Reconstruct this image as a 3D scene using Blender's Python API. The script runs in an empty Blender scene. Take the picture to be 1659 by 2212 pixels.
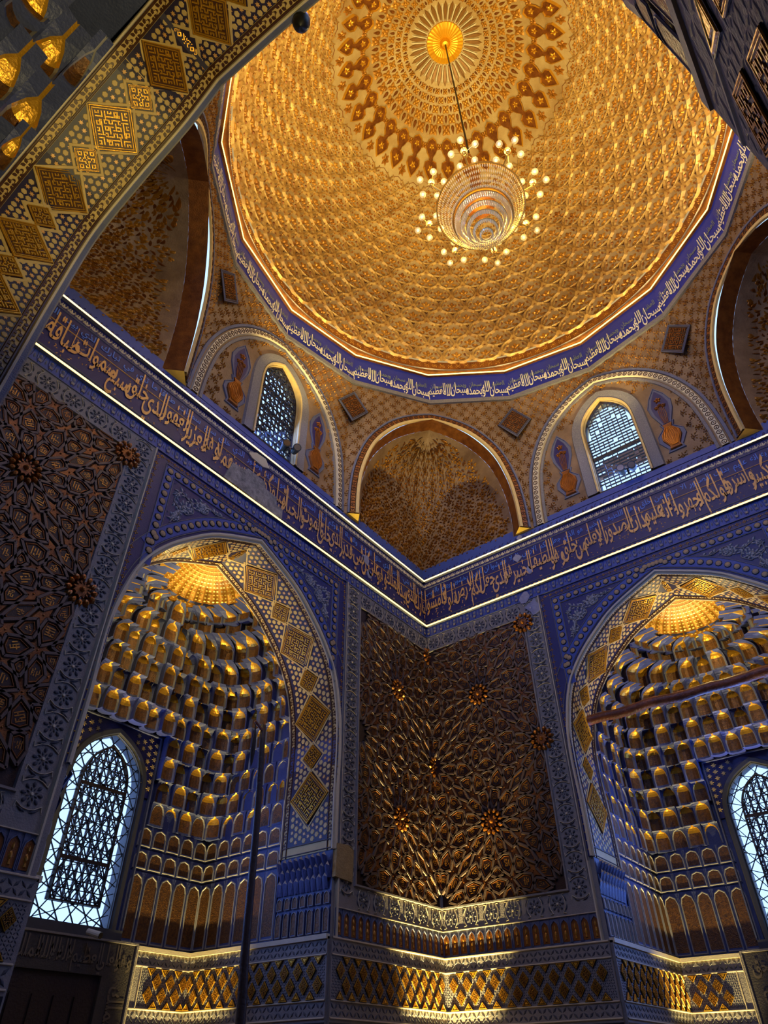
import bpy, math, random
import numpy as np
from mathutils import Matrix, Vector
random.seed(7); RNG = random.Random(11)
SC = bpy.context.scene
COL = SC.collection
pi = math.pi; cos = math.cos; sin = math.sin

# ------------------------------------------------------------------ camera
CAM_POS = Vector((2.1038, -6.032, 1.65))
YAW, PITCH, ROLL, FPX = 0.64312, 0.70677, -0.010489, 1452.48
_F = Vector((-sin(YAW)*cos(PITCH), cos(YAW)*cos(PITCH), sin(PITCH)))
_R = Vector((cos(YAW), sin(YAW), 0)); _U = _R.cross(_F)
_R2 = cos(ROLL)*_R + sin(ROLL)*_U; _U2 = -sin(ROLL)*_R + cos(ROLL)*_U
cd = bpy.data.cameras.new('camera'); cam = bpy.data.objects.new('camera', cd); COL.objects.link(cam)
cd.sensor_fit = 'VERTICAL'; cd.sensor_height = 24.0; cd.lens = FPX/2212*24.0
cd.clip_start = 0.02; cd.clip_end = 200
cam.matrix_world = Matrix(((_R2.x, _U2.x, -_F.x, CAM_POS.x), (_R2.y, _U2.y, -_F.y, CAM_POS.y),
                           (_R2.z, _U2.z, -_F.z, CAM_POS.z), (0, 0, 0, 1)))
SC.camera = cam

# ------------------------------------------------------------------ world, exposure
wd = bpy.data.worlds.new('sky'); SC.world = wd; wd.use_nodes = True
_bg = wd.node_tree.nodes['Background']
_bg.inputs[0].default_value = (0.34, 0.56, 1.0, 1); _bg.inputs[1].default_value = 1.25
vs = SC.view_settings
vs.view_transform = 'Standard'; vs.look = 'None'; vs.gamma = 1.0; vs.use_curve_mapping = False
vs.exposure = 0.85
SC.cycles.max_bounces = 5; SC.cycles.diffuse_bounces = 3; SC.cycles.glossy_bounces = 3
SC.cycles.transmission_bounces = 3; SC.cycles.transparent_max_bounces = 4
SC.cycles.sample_clamp_indirect = 4.0
SC.cycles.caustics_reflective = False; SC.cycles.caustics_refractive = False

A = 5.1                                   # half width of the chamber
WARM = (1.0, 0.76, 0.30); WARM2 = (1.0, 0.78, 0.30); DAY = (0.15, 0.30, 1.0)

def aim(o, d, up='Y'):
    o.rotation_euler = Vector(d).to_track_quat('-Z', up).to_euler()
def area(name, loc, d, sx, sy, watts, col, spread=pi):
    l = bpy.data.lights.new(name, 'AREA'); l.shape = 'RECTANGLE'; l.size = sx; l.size_y = sy
    l.energy = watts; l.color = col; l.spread = spread
    o = bpy.data.objects.new(name, l); COL.objects.link(o); o.location = loc; aim(o, d); return o
def spot(name, loc, d, watts, col, ang=60, blend=.6, r=.04):
    l = bpy.data.lights.new(name, 'SPOT'); l.energy = watts; l.color = col; l.spot_size = math.radians(ang)
    l.spot_blend = blend; l.shadow_soft_size = r
    o = bpy.data.objects.new(name, l); COL.objects.link(o); o.location = loc; aim(o, d); return o
def point(name, loc, watts, col, r=.05):
    l = bpy.data.lights.new(name, 'POINT'); l.energy = watts; l.color = col; l.shadow_soft_size = r
    o = bpy.data.objects.new(name, l); COL.objects.link(o); o.location = loc; return o

# dome base strip: sixteen lengths of warm LED behind the cornice, throwing light up into the dome
for k in range(16):
    f = math.radians(22.5*k+11.25)
    o = area('dome_strip_lamp', (4.88*cos(f), 4.88*sin(f), 15.95), (-.35*cos(f), -.35*sin(f), 1), 1.9, .06, 4, WARM)
    o.rotation_euler.rotate_axis('Z', 0)
    q = Matrix(((-sin(f), 0, 0), (cos(f), 0, 0), (0, 0, 0)))
    z = Vector((.6*cos(f), .6*sin(f), -1)).normalized(); x = Vector((-sin(f), cos(f), 0)); y = z.cross(x)
    o.rotation_euler = Matrix((x, y, z)).transposed().to_euler()
# floodlights on the window sills aimed into the dome (two fixtures are in view, two are their twins)
for (x, y, w) in ((-4.75, .25, 700), (.25, 4.75, 700), (4.75, 0, 2300), (0, -4.75, 2300)):
    spot('sill_floodlight', (x*.9, y*.9, 11.35), (-x*.33, -y*.33, 9), w, WARM2, 84, .9, .06)
# lamps on the shelves in the inner corners of the niches, shining up the stalactite vaults
for (x, y, dx, dy) in ((-7.45, 1.65, -.02, .02), (-7.45, -1.65, -.02, -.02), (-1.65, 7.45, -.02, .02), (1.65, 7.45, .02, .02)):
    spot('floor_uplight', (x, y, .3), (dx, dy, 1), 1100, WARM2, 44, .8, .04)
# lamp at the crown of each niche, behind the soffit
for (x, y) in ((-6.3, -.25), (.1, 6.3)):
    point('crown_lamp', (x, y, 8.0), 24, WARM2, .05)
spot('near_soffit_fill', (2.25, -5.75, 3.4), (-2.7, .05, 5.0), 420, WARM2, 66, .9, .06)  # added fill lamp, out of view, brightens the soffit overhead
point('chandelier_lamp', (0, 0, 14.75), 420, WARM2, .35)
for (x, y, tx, ty, w) in ((4.6, .3, -8.3, 3.9, 420), (-.3, -4.6, -3.6, 8.4, 420), (4.6, -.3, -9, -4.2, 160), (.3, -4.6, 4.5, 9, 260)):
    spot('sill_floodlight', (x, y, 11.4), (tx, ty, 2.4), w, WARM2, 62, .9, .06)
# floor uplight in the corner
spot('corner_uplight', (-4.62, 4.42, .3), (-.06, .07, 1), 3000, WARM2, 46, .9, .05)
# daylight from the windows
area('window_daylight', (-7.6, 0, 4.7), (1, .12, .25), 1.15, 2.4, 34, DAY)
area('window_daylight', (0, 7.6, 4.7), (-.1, -1, .25), 1.15, 2.4, 80, DAY)
area('window_daylight', (-4.9, 0, 12.3), (1, .35, -.45), .9, 2.3, 40, DAY)
area('window_daylight', (0, 4.9, 12.3), (-.3, -1, -.45), .9, 2.3, 30, DAY)
area('window_daylight', (4.9, 0, 12.3), (-1, .2, -.45), .9, 2.3, 12, DAY)
area('window_daylight', (0, -4.9, 12.3), (.30, 1, -.5), .9, 2.3, 170, DAY)

# ------------------------------------------------------------------ materials
MATS = {}
def srgb(r, g, b):
    return tuple(((c/255)/12.92 if c/255 <= .04045 else ((c/255+.055)/1.055)**2.4) for c in (r, g, b))
def mat(name, rgb, rough=.6, metal=0., var=.25, scale=6., bump=0., bscale=40., rgb2=None, spec=.5, emit=0.):
    if name in MATS: return MATS[name]
    m = bpy.data.materials.new(name); m.use_nodes = True; nt = m.node_tree; N = nt.nodes; L = nt.links
    b = N['Principled BSDF']; b.inputs['Roughness'].default_value = rough; b.inputs['Metallic'].default_value = metal
    b.inputs['Specular IOR Level'].default_value = spec
    c = srgb(*rgb); c2 = srgb(*rgb2) if rgb2 else tuple(x*.55 for x in c)
    tc = N.new('ShaderNodeTexCoord'); nz = N.new('ShaderNodeTexNoise'); nz.inputs['Scale'].default_value = scale
    nz.inputs['Detail'].default_value = 5; nz.inputs['Roughness'].default_value = .65
    L.new(tc.outputs['Object'], nz.inputs['Vector'])
    mr = N.new('ShaderNodeMapRange'); mr.inputs[1].default_value = .3; mr.inputs[2].default_value = .7
    mr.inputs[3].default_value = 0; mr.inputs[4].default_value = var*2 if rgb2 is None else 1
    mr.clamp = True
    L.new(nz.outputs['Fac'], mr.inputs[0])
    mx = N.new('ShaderNodeMix'); mx.data_type = 'RGBA'
    mx.inputs[6].default_value = (*c, 1); mx.inputs[7].default_value = (*c2, 1)
    L.new(mr.outputs[0], mx.inputs[0]); L.new(mx.outputs[2], b.inputs['Base Color'])
    if bump:
        n2 = N.new('ShaderNodeTexNoise'); n2.inputs['Scale'].default_value = bscale; n2.inputs['Detail'].default_value = 3
        L.new(tc.outputs['Object'], n2.inputs['Vector'])
        bp = N.new('ShaderNodeBump'); bp.inputs['Strength'].default_value = bump; bp.inputs['Distance'].default_value = .02
        L.new(n2.outputs['Fac'], bp.inputs['Height']); L.new(bp.outputs[0], b.inputs['Normal'])
    if emit:
        b.inputs['Emission Color'].default_value = (*c, 1); b.inputs['Emission Strength'].default_value = emit
    MATS[name] = m; return m
GOLD = mat('gilded_relief', (200, 144, 52), .38, .5, .3, 1.3, .3, 60, rgb2=(140, 82, 22))
GOLD2 = mat('bright_gilding', (222, 164, 48), .34, .6, .2, 4, .25, 50)
GOLDD = mat('dull_gilding', (150, 92, 34), .42, .45, .3, 5, .3, 60, rgb2=(96, 48, 16))
BRASS = mat('brassy_boss', (176, 108, 36), .34, .6, .3, 8)
DOMEG = mat('dome_ground', (192, 166, 118), .6, .1, .3, .9, .35, 30, rgb2=(150, 116, 68))
UPPG = mat('drum_ground', (140, 112, 82), .6, .05, .3, 2, .4, 30, rgb2=(100, 74, 50))
NAVY = mat('deep_blue_ground', (22, 22, 92), .5, 0, .3, 4, .2, 60)
BLUE = mat('mid_blue_ground', (56, 76, 150), .55, 0, .2, 3, .2, 60)
STEEL = mat('blue_grey_plaster', (92, 96, 120), .6, 0, .25, 4, .3, 60)
GREY = mat('grey_plaster', (136, 128, 120), .65, 0, .25, 5, .35, 50)
GREYD = mat('dark_grey_relief', (66, 66, 72), .6, 0, .25, 8)
PALE = mat('pale_plaster', (206, 190, 156), .6, 0, .15, 6, .15, 60)
CREAM = mat('cream_ground', (206, 176, 112), .6, .1, .2, 8, .15, 60)
BROWN = mat('dark_brown_ground', (54, 30, 18), .5, .15, .3, 6, .2, 60)
UMBER = mat('umber_line', (72, 40, 20), .5, .1, .25, 6)
STRAP = mat('grey_strapwork', (98, 78, 64), .5, .1, .25, 5, .25, 50)
OCHRE = mat('painted_ochre_lettering', (224, 170, 96), .45, .15, .2, 8)
WHITE = mat('ivory_lettering', (232, 222, 190), .5, 0, .1, 8)
SKYL = mat('light_blue_lettering', (74, 122, 214), .5, 0, .15, 8)
BLACK = mat('black_metal', (16, 16, 18), .45, .2, .1, 10)
WOOD = mat('dark_wood', (44, 28, 20), .55, 0, .3, 8, .4, 30)
BEAMW = mat('red_brown_wood', (150, 78, 34), .5, 0, .3, 4, .5, 25, rgb2=(84, 38, 16))
STONE = mat('bare_plaster', (160, 152, 140), .85, 0, .35, 9, .8, 30, rgb2=(96, 90, 84))
SALT = mat('chalky_patch', (150, 150, 172), .85, 0, .35, 9, .6, 40)
LEDM = mat('led_strip', (255, 214, 110), .5, 0, 0, 1, emit=2.6)
LEDD = mat('led_strip_dim', (255, 222, 150), .5, 0, 0, 1, emit=1.5)
BULB = mat('glowing_bulb', (255, 206, 110), .4, 0, 0, 1, emit=9.0)
FLOORM = mat('marble_floor', (120, 108, 92), .4, 0, .3, 2)
BRICK = mat('outer_brick', (176, 128, 104), .8, 0, .3, 5)
def glassmat(name, rgb, rough, alpha):
    m = bpy.data.materials.new(name); m.use_nodes = True; b = m.node_tree.nodes['Principled BSDF']
    b.inputs['Base Color'].default_value = (*srgb(*rgb), 1); b.inputs['Roughness'].default_value = rough
    b.inputs['Alpha'].default_value = alpha; b.inputs['Specular IOR Level'].default_value = .7
    MATS[name] = m; return m
GLASS = glassmat('clear_glass', (255, 236, 180), .08, .45)
CRYST = glassmat('crystal', (255, 232, 160), .12, .7)
PANE = glassmat('window_glass', (190, 214, 255), .1, .06)
# ------------------------------------------------------------------ mesh helpers
def link(o, parent=None, label=None, cat=None, kind=None, group=None):
    COL.objects.link(o)
    if parent is not None: o.parent = parent
    if label: o['label'] = label
    if cat: o['category'] = cat
    if kind: o['kind'] = kind
    if group: o['group'] = group
    return o
def empty(name, loc=(0, 0, 0), **k):
    o = bpy.data.objects.new(name, None); o.location = loc; o.empty_display_size = .1
    return link(o, **k)
class MB:
    """collects (u, v, h) pieces, then maps them onto a surface as one mesh"""
    def __init__(s): s.v = []; s.f = []; s.m = []
    def ring(s, poly, h):
        i = len(s.v); s.v.extend((p[0], p[1], h) for p in poly); return range(i, i+len(poly))
    def face(s, idx, m=0): s.f.append(tuple(idx)); s.m.append(m)
    def band(s, r0, r1, m=0, closed=True):
        n = len(r0)
        for i in range(n if closed else n-1):
            j = (i+1) % n; s.f.append((r0[i], r0[j], r1[j], r1[i])); s.m.append(m)
    def prism(s, poly, h0, h1, inset=.0, m=0, ms=None):
        """raised piece: sides from h0 to h1 with the top pulled in by inset (fraction)"""
        cx = sum(p[0] for p in poly)/len(poly); cy = sum(p[1] for p in poly)/len(poly)
        a = s.ring(poly, h0); b = s.ring([(p[0]+(cx-p[0])*inset, p[1]+(cy-p[1])*inset) for p in poly], h1)
        s.band(a, b, m if ms is None else ms); s.face(b, m)
    def bulge(s, poly, h0, h1, m=0, k=.55, apex=True):
        """leaf-like swelling piece"""
        cx = sum(p[0] for p in poly)/len(poly); cy = sum(p[1] for p in poly)/len(poly)
        a = s.ring(poly, h0); b = s.ring([(cx+(p[0]-cx)*k, cy+(p[1]-cy)*k) for p in poly], h0+(h1-h0)*.8)
        s.band(a, b, m)
        c = len(s.v); s.v.append((cx, cy, h1)); n = len(b)
        for i in range(n): s.f.append((b[i], b[(i+1) % n], c)); s.m.append(m)
    def flat(s, poly, h, m=0): s.face(s.ring(poly, h), m)
    def rect(s, u0, u1, v0, v1, h0, h1=None, m=0, nu=1, nv=1, ms=None):
        if h1 is None or nu > 1 or nv > 1:
            H = h0 if h1 is None else h1
            g = [[len(s.v)+j*(nu+1)+i for i in range(nu+1)] for j in range(nv+1)]
            for j in range(nv+1):
                for i in range(nu+1): s.v.append((u0+(u1-u0)*i/nu, v0+(v1-v0)*j/nv, H))
            for j in range(nv):
                for i in range(nu): s.f.append((g[j][i], g[j][i+1], g[j+1][i+1], g[j+1][i])); s.m.append(m)
            if h1 is not None:
                edge = g[0][:] + [g[j][nu] for j in range(1, nv+1)] + g[nv][-2::-1] + [g[j][0] for j in range(nv-1, 0, -1)]
                r0 = []
                for i in edge: x = s.v[i]; r0.append(len(s.v)); s.v.append((x[0], x[1], h0))
                s.band(r0, edge, m if ms is None else ms)
        else:
            s.prism([(u0, v0), (u1, v0), (u1, v1), (u0, v1)], h0, h1, 0, m, ms)
    def strip(s, path, w, h0, h1, m=0, closed=False, top=.5, ms=None):
        """moulding of width w along a 2-D path"""
        n = len(path); L = []; R = []; l = []; r = []
        for i, p in enumerate(path):
            a = path[i-1] if (i > 0 or closed) else p; b = path[(i+1) % n] if (i < n-1 or closed) else p
            dx, dy = b[0]-a[0], b[1]-a[1]
            if i > 0 or closed:
                e1 = (p[0]-a[0], p[1]-a[1]); l1 = math.hypot(*e1) or 1
            if i < n-1 or closed:
                e2 = (b[0]-p[0], b[1]-p[1]); l2 = math.hypot(*e2) or 1
            if (0 < i < n-1) or closed:
                dx = e1[0]/l1+e2[0]/l2; dy = e1[1]/l1+e2[1]/l2
            d = math.hypot(dx, dy) or 1; nx, ny = -dy/d, dx/d; k = 1.
            if (0 < i < n-1) or closed:
                c = (e1[0]*e2[0]+e1[1]*e2[1])/(l1*l2); k = 1/max(.5, math.sqrt(max(0, (1+c)/2)))
            q = w/2*k
            L.append((p[0]+nx*q, p[1]+ny*q)); R.append((p[0]-nx*q, p[1]-ny*q))
            l.append((p[0]+nx*q*top, p[1]+ny*q*top)); r.append((p[0]-nx*q*top, p[1]-ny*q*top))
        a = s.ring(L, h0); b = s.ring(l, h1); c = s.ring(r, h1); d = s.ring(R, h0)
        ms = m if ms is None else ms
        s.band(a, b, ms, closed); s.band(b, c, m, closed); s.band(c, d, ms, closed)
    def build(s, name, mapf, mats, parent=None, smooth=False, mesh_only=False, **k):
        me = bpy.data.meshes.new(name)
        if s.v:
            V = np.array(s.v, float)
            P = mapf(V[:, 0], V[:, 1], V[:, 2]) if mapf else V
            me.from_pydata(P.tolist(), [], s.f)
            for q in (mats if isinstance(mats, (list, tuple)) else [mats]): me.materials.append(q)
            if len(me.materials) > 1: me.polygons.foreach_set('material_index', s.m)
            if smooth: me.polygons.foreach_set('use_smooth', [True]*len(me.polygons))
        if mesh_only: return me
        return link(bpy.data.objects.new(name, me), parent, **k)

def frame(origin, x, y):
    """matrix whose local x, y, z run along x, y and their normal"""
    x = Vector(x).normalized(); y = Vector(y).normalized(); z = x.cross(y)
    return Matrix(((x.x, y.x, z.x, origin[0]), (x.y, y.y, z.y, origin[1]), (x.z, y.z, z.z, origin[2]), (0, 0, 0, 1)))
def fmap(M):
    a = np.array(M)
    return lambda u, v, h: np.stack([u, v, h], 1) @ a[:3, :3].T + a[:3, 3]
def put(name, me, parent, M, u=0, v=0, h=0, rot=0, sc=1, **k):
    o = bpy.data.objects.new(name, me); o.matrix_basis = M @ Matrix.Translation((u, v, h)) @ Matrix.Rotation(rot, 4, 'Z') @ Matrix.Diagonal((sc, sc, sc, 1))
    return link(o, parent, **k)
# the four walls: local x runs to the right as seen from the room, local y up, local z into the room
WALL = {'left': frame((-A, 0, 0), (0, 1, 0), (0, 0, 1)), 'back': frame((0, A, 0), (1, 0, 0), (0, 0, 1)),
        'right': frame((A, 0, 0), (0, -1, 0), (0, 0, 1)), 'front': frame((0, -A, 0), (-1, 0, 0), (0, 0, 1))}

def ngon(n, r, cx=0, cy=0, ph=0, ry=None):
    ry = r if ry is None else ry
    return [(cx+r*cos(ph+2*pi*i/n), cy+ry*sin(ph+2*pi*i/n)) for i in range(n)]
def leaf(x, y, ang, ln, w, n=3, bend=0.):
    """pointed leaf from (x, y) along ang"""
    pts = []
    for i in range(n+1):
        t = i/n; pts.append((t*ln, w/2*sin(pi*t**.8)+bend*sin(pi*t)))
    for i in range(n-1, 0, -1):
        t = i/n; pts.append((t*ln, -w/2*sin(pi*t**.8)+bend*sin(pi*t)))
    c, s = cos(ang), sin(ang)
    return [(x+p[0]*c-p[1]*s, y+p[0]*s+p[1]*c) for p in pts]
def arcpts(cx, cy, r, a0, a1, n): return [(cx+r*cos(a0+(a1-a0)*i/n), cy+r*sin(a0+(a1-a0)*i/n)) for i in range(n+1)]
def clip(poly, a, b, c):
    """keep a*x+b*y<=c"""
    out = []
    for i in range(len(poly)):
        p, q = poly[i-1], poly[i]; dp = a*p[0]+b*p[1]-c; dq = a*q[0]+b*q[1]-c
        if (dp <= 0) != (dq <= 0):
            t = dp/(dp-dq); out.append((p[0]+(q[0]-p[0])*t, p[1]+(q[1]-p[1])*t))
        if dq <= 0: out.append(q)
    return out
def cliprect(poly, u0, u1, v0, v1):
    for h in ((1, 0, u1), (-1, 0, -u0), (0, 1, v1), (0, -1, -v0)):
        poly = clip(poly, *h)
        if len(poly) < 3: return []
    return poly
def parea(p): return abs(sum(p[i-1][0]*p[i][1]-p[i][0]*p[i-1][1] for i in range(len(p))))/2
def cen(p): return (sum(q[0] for q in p)/len(p), sum(q[1] for q in p)/len(p))
def shrink(poly, d):
    """inward offset of a star-shaped polygon (about its centre) by roughly d"""
    cx, cy = cen(poly); r = max(1e-6, sum(math.hypot(p[0]-cx, p[1]-cy) for p in poly)/len(poly)); k = max(.15, 1-d/r)
    return [(cx+(p[0]-cx)*k, cy+(p[1]-cy)*k) for p in poly]
def interp(pts, n):
    """smooth open path through pts (Catmull-Rom), n steps per span"""
    out = []
    for i in range(len(pts)-1):
        p0 = pts[max(0, i-1)]; p1 = pts[i]; p2 = pts[i+1]; p3 = pts[min(len(pts)-1, i+2)]
        for j in range(n):
            t = j/n
            out.append(tuple(.5*((2*p1[k])+(-p0[k]+p2[k])*t+(2*p0[k]-5*p1[k]+4*p2[k]-p3[k])*t*t+(-p0[k]+3*p1[k]-3*p2[k]+p3[k])*t**3) for k in range(len(p1))))
    out.append(tuple(pts[-1])); return out

# ------------------------------------------------------------------ Arabic lettering
_D = {'ب': 0xFE8F, 'ت': 0xFE95, 'ث': 0xFE99, 'ج': 0xFE9D, 'ح': 0xFEA1, 'خ': 0xFEA5, 'س': 0xFEB1, 'ش': 0xFEB5, 'ص': 0xFEB9,
      'ض': 0xFEBD, 'ط': 0xFEC1, 'ظ': 0xFEC5, 'ع': 0xFEC9, 'غ': 0xFECD, 'ف': 0xFED1, 'ق': 0xFED5, 'ك': 0xFED9, 'ل': 0xFEDD,
      'م': 0xFEE1, 'ن': 0xFEE5, 'ه': 0xFEE9, 'ي': 0xFEF1}
_S = {'ا': 0xFE8D, 'أ': 0xFE83, 'إ': 0xFE87, 'د': 0xFEA9, 'ذ': 0xFEAB, 'ر': 0xFEAD, 'ز': 0xFEAF, 'و': 0xFEED, 'ى': 0xFEEF, 'ة': 0xFE93}
def shape_word(w):
    seq = []; i = 0
    while i < len(w):
        if w[i] == 'ل' and i+1 < len(w) and w[i+1] in 'اأ': seq.append('LA'); i += 2
        else: seq.append(w[i]); i += 1
    out = []
    for i, c in enumerate(seq):
        before = i > 0 and seq[i-1] in _D; after = i+1 < len(seq)
        if c == 'LA': out.append(chr(0xFEFC if before else 0xFEFB))
        elif c == 'ء': out.append(chr(0xFE80))
        elif c in _D: out.append(chr(_D[c] + (3 if before and after and seq[i+1] != 'ء' else 2 if after and seq[i+1] != 'ء' else 1 if before else 0)))
        elif c in _S: out.append(chr(_S[c] + (1 if before else 0)))
    return ''.join(reversed(out))
_tcache = {}
def word_mesh(w):
    """flat outline mesh of a word: (vertices, faces, width)"""
    if w in _tcache: return _tcache[w]
    c = bpy.data.curves.new('w', 'FONT'); c.body = shape_word(w); c.resolution_u = 1; c.size = 1; c.offset = .014
    o = bpy.data.objects.new('w', c); COL.objects.link(o)
    dg = bpy.context.evaluated_depsgraph_get(); me = bpy.data.meshes.new_from_object(o.evaluated_get(dg))
    V = np.array([v.co[:2] for v in me.vertices]).reshape(-1, 2); F = [tuple(p.vertices) for p in me.polygons]
    bpy.data.objects.remove(o); bpy.data.curves.remove(c); bpy.data.meshes.remove(me)
    if len(V) == 0: V = np.array([[0, 0], [.5, 0], [.5, .1], [0, .1]]); F = [(0, 1, 2, 3)]
    V[:, 0] -= V[:, 0].min(); _tcache[w] = (V, F, V[:, 0].max()); return _tcache[w]
def tall(V, lo, hi, base=.42, desc=.33):
    """thuluth-like proportions: bodies stay low, upright strokes are drawn out to the height hi"""
    y = V[:, 1]; k = hi-lo; b = lo+.30*k
    top = np.maximum(y.max(), .72)
    return np.where(y < 0, b+y*(.26*k/desc), np.where(y < base, b+y*(.30*k/base), b+.30*k+(y-base)*(hi-b-.30*k)/(top-base)))
def line_words(words, width, gap=.12):
    ms = [word_mesh(w) for w in words]; tot = sum(m[2] for m in ms)+gap*(len(ms)-1); k = width/tot
    x = width; out = []
    for m in ms:
        x -= m[2]*k; out.append((x, k, m)); x -= gap*k
    return out

# ------------------------------------------------------------------ square Kufic panels
KQ = ["#.#.#.#.#.#.###.", "###.#.#.###.#.#.", "....#.#.....####", "#####.##########", "......#........."]
KC = ["#.#.###.###", "###.#.#.#.#", "#...###...#", "#.#####.###", "#.....#.#..", "###.#.#.###", "..#.#.....#", "###.#####.#", "#...#.#...#", "#.#.#.#.###", "###.###.#.#"]
def kufic_big():
    n = 21; g = [[0]*n for _ in range(n)]
    for r in range(5):
        for c in range(16):
            if KQ[r][c] == '#':
                x, y = c, r
                for _ in range(4): g[y][x] = 1; x, y = n-1-y, x
    for r in range(11):
        for c in range(11): g[5+r][5+c] = 1 if KC[r][c] == '#' else 0
    return g
KS = ["####.", "#.#.#", "###.#", "....#", "#####"]
def kufic_small():
    n = 11; g = [[0]*n for _ in range(n)]
    q = ["###.##", "#.#.#.", "###.##", "....#.", "##.##."]
    for r in range(5):
        for c in range(6):
            if q[r][c] == '#':
                x, y = c, r
                for _ in range(4): g[y][x] = 1; x, y = n-1-y, x
    g[5][5] = 1; return g
def runs(g):
    """merge grid cells into horizontal and vertical bars"""
    n = len(g); used = [[0]*n for _ in range(n)]; out = []
    for r in range(n):
        c = 0
        while c < n:
            if g[r][c]:
                e = c
                while e < n and g[r][e]: e += 1
                if e-c > 1:
                    out.append((c, r, e, r+1))
                    for k in range(c, e): used[r][k] = 1
                c = e
            else: c += 1
    for c in range(n):
        r = 0
        while r < n:
            if g[r][c] and not used[r][c]:
                e = r
                while e < n and g[e][c] and not used[e][c]: e += 1
                out.append((c, r, c+1, e)); r = e
            else: r += 1
    return out
def kufic_mesh(name, g, half, mats, h=.02, rot=pi/4):
    """square plaque with half diagonal `half`, frame and raised bars, in local coordinates"""
    b = MB(); s = half/math.sqrt(2); c, sn = cos(rot), sin(rot)
    T = lambda P: [(p[0]*c-p[1]*sn, p[0]*sn+p[1]*c) for p in P]
    sq = lambda q: [(-q, -q), (q, -q), (q, q), (-q, q)]
    b.prism(T(sq(s)), 0, h*.6, 0, 0); 
    b.strip(T(sq(s*.95)), s*.07, h*.6, h*1.1, 1, True); b.strip(T(sq(s*.85)), s*.05, h*.6, h, 1, True)
    n = len(g); w = 2*s*.76/n; o = -s*.76; e = w*.14
    for (x0, y0, x1, y1) in runs(g):
        b.prism(T([(o+x0*w+e, -o-y1*w+e), (o+x1*w-e, -o-y1*w+e), (o+x1*w-e, -o-y0*w-e), (o+x0*w+e, -o-y0*w-e)]), h*.6, h*1.2, .0, 2)
    return b.build(name, None, mats, mesh_only=True)

# ------------------------------------------------------------------ star-and-polygon strapwork (polygons-in-contact construction)
def star_pattern():
    """unit cell of a p4m pattern: twelve-point stars on a square lattice, five- and six-point stars, hexagonal plaques.
       returns stars [(polygon, n)] and plaques [polygon] and line segments, unit lattice"""
    S = [(0, 0, .03)]
    rho = .345
    for k in range(12): a = math.radians(15+30*k); S.append((rho*cos(a), rho*sin(a), 0))
    for (x, y) in ((.5, .285), (.5, .715), (.285, .5), (.715, .5)): S.append((x, y, 0))
    S.append((.5, .5, 0.004))
    allS = [(x+i, y+j, w) for i in (-2, -1, 0, 1, 2) for j in (-2, -1, 0, 1, 2) for (x, y, w) in S]
    def cell(x, y, w):
        P = [(x-.6, y-.6), (x+.6, y-.6), (x+.6, y+.6), (x-.6, y+.6)]
        for (X, Y, W) in allS:
            d = math.hypot(X-x, Y-y)
            if d < 1e-6 or d > 1.2: continue
            P = clip(P, 2*(X-x), 2*(Y-y), X*X+Y*Y-x*x-y*y+w-W)
        Q = []
        for p in P:
            if not Q or math.hypot(p[0]-Q[-1][0], p[1]-Q[-1][1]) > .012: Q.append(p)
        if math.hypot(Q[0][0]-Q[-1][0], Q[0][1]-Q[-1][1]) <= .012: Q.pop()
        return Q
    stars = []; corner = {}
    key = lambda p: (round(p[0], 2), round(p[1], 2))
    cells = {}
    for i in (-1, 0, 1):
        for j in (-1, 0, 1):
            for s, (x, y, w) in enumerate(S):
                if (i, j) == (0, 0): cells[(0, 0, s)] = cell(x, y, w)
    segs = []; th = math.radians(71)
    for (i0, j0, s), P in cells.items():
        n = len(P)
        if sum(P[k-1][0]*P[k][1]-P[k][0]*P[k-1][1] for k in range(n)) < 0: P = P[::-1]
        mid = [((P[k][0]+P[(k+1) % n][0])/2, (P[k][1]+P[(k+1) % n][1])/2) for k in range(n)]
        st = []
        for k in range(n):
            # corner between edge k-1 and edge k is P[k]
            a = P[k-1]; c = P[k]; d = P[(k+1) % n]
            e1 = math.atan2(c[1]-a[1], c[0]-a[0]); e2 = math.atan2(c[1]-d[1], c[0]-d[0])
            r1 = e1+th; r2 = e2-th; m1 = mid[k-1]; m2 = mid[k]
            den = cos(r1)*sin(r2)-sin(r1)*cos(r2)
            if abs(den) < .05: q = ((m1[0]+m2[0])/2, (m1[1]+m2[1])/2)
            else:
                t = ((m2[0]-m1[0])*sin(r2)-(m2[1]-m1[1])*cos(r2))/den
                t = max(.005, min(t, .2)); q = (m1[0]+t*cos(r1), m1[1]+t*sin(r1))
            st.extend([m1, q]); segs.extend([(m1, q), (q, m2)])
            for di in (-1, 0, 1):
                for dj in (-1, 0, 1):
                    kk = key((c[0]+di, c[1]+dj))
                    corner.setdefault(kk, []).extend([(m1[0]+di, m1[1]+dj), (q[0]+di, q[1]+dj), (m2[0]+di, m2[1]+dj)])
        stars.append((st, n, S[s][2] > .01))
    plaques = []
    for (cx, cy), pts in corner.items():
        if not (-.005 <= cx < .995 and -.005 <= cy < .995): continue
        u = []
        for p in sorted(pts, key=lambda p: math.atan2(p[1]-cy, p[0]-cx)):
            if not u or math.hypot(p[0]-u[-1][0], p[1]-u[-1][1]) > .01: u.append(p)
        if len(u) > 1 and math.hypot(u[0][0]-u[-1][0], u[0][1]-u[-1][1]) <= .01: u.pop()
        if len(u) >= 4: plaques.append(u)
    return stars, plaques, segs
STARS, PLAQ, SEGS = star_pattern()
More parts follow.
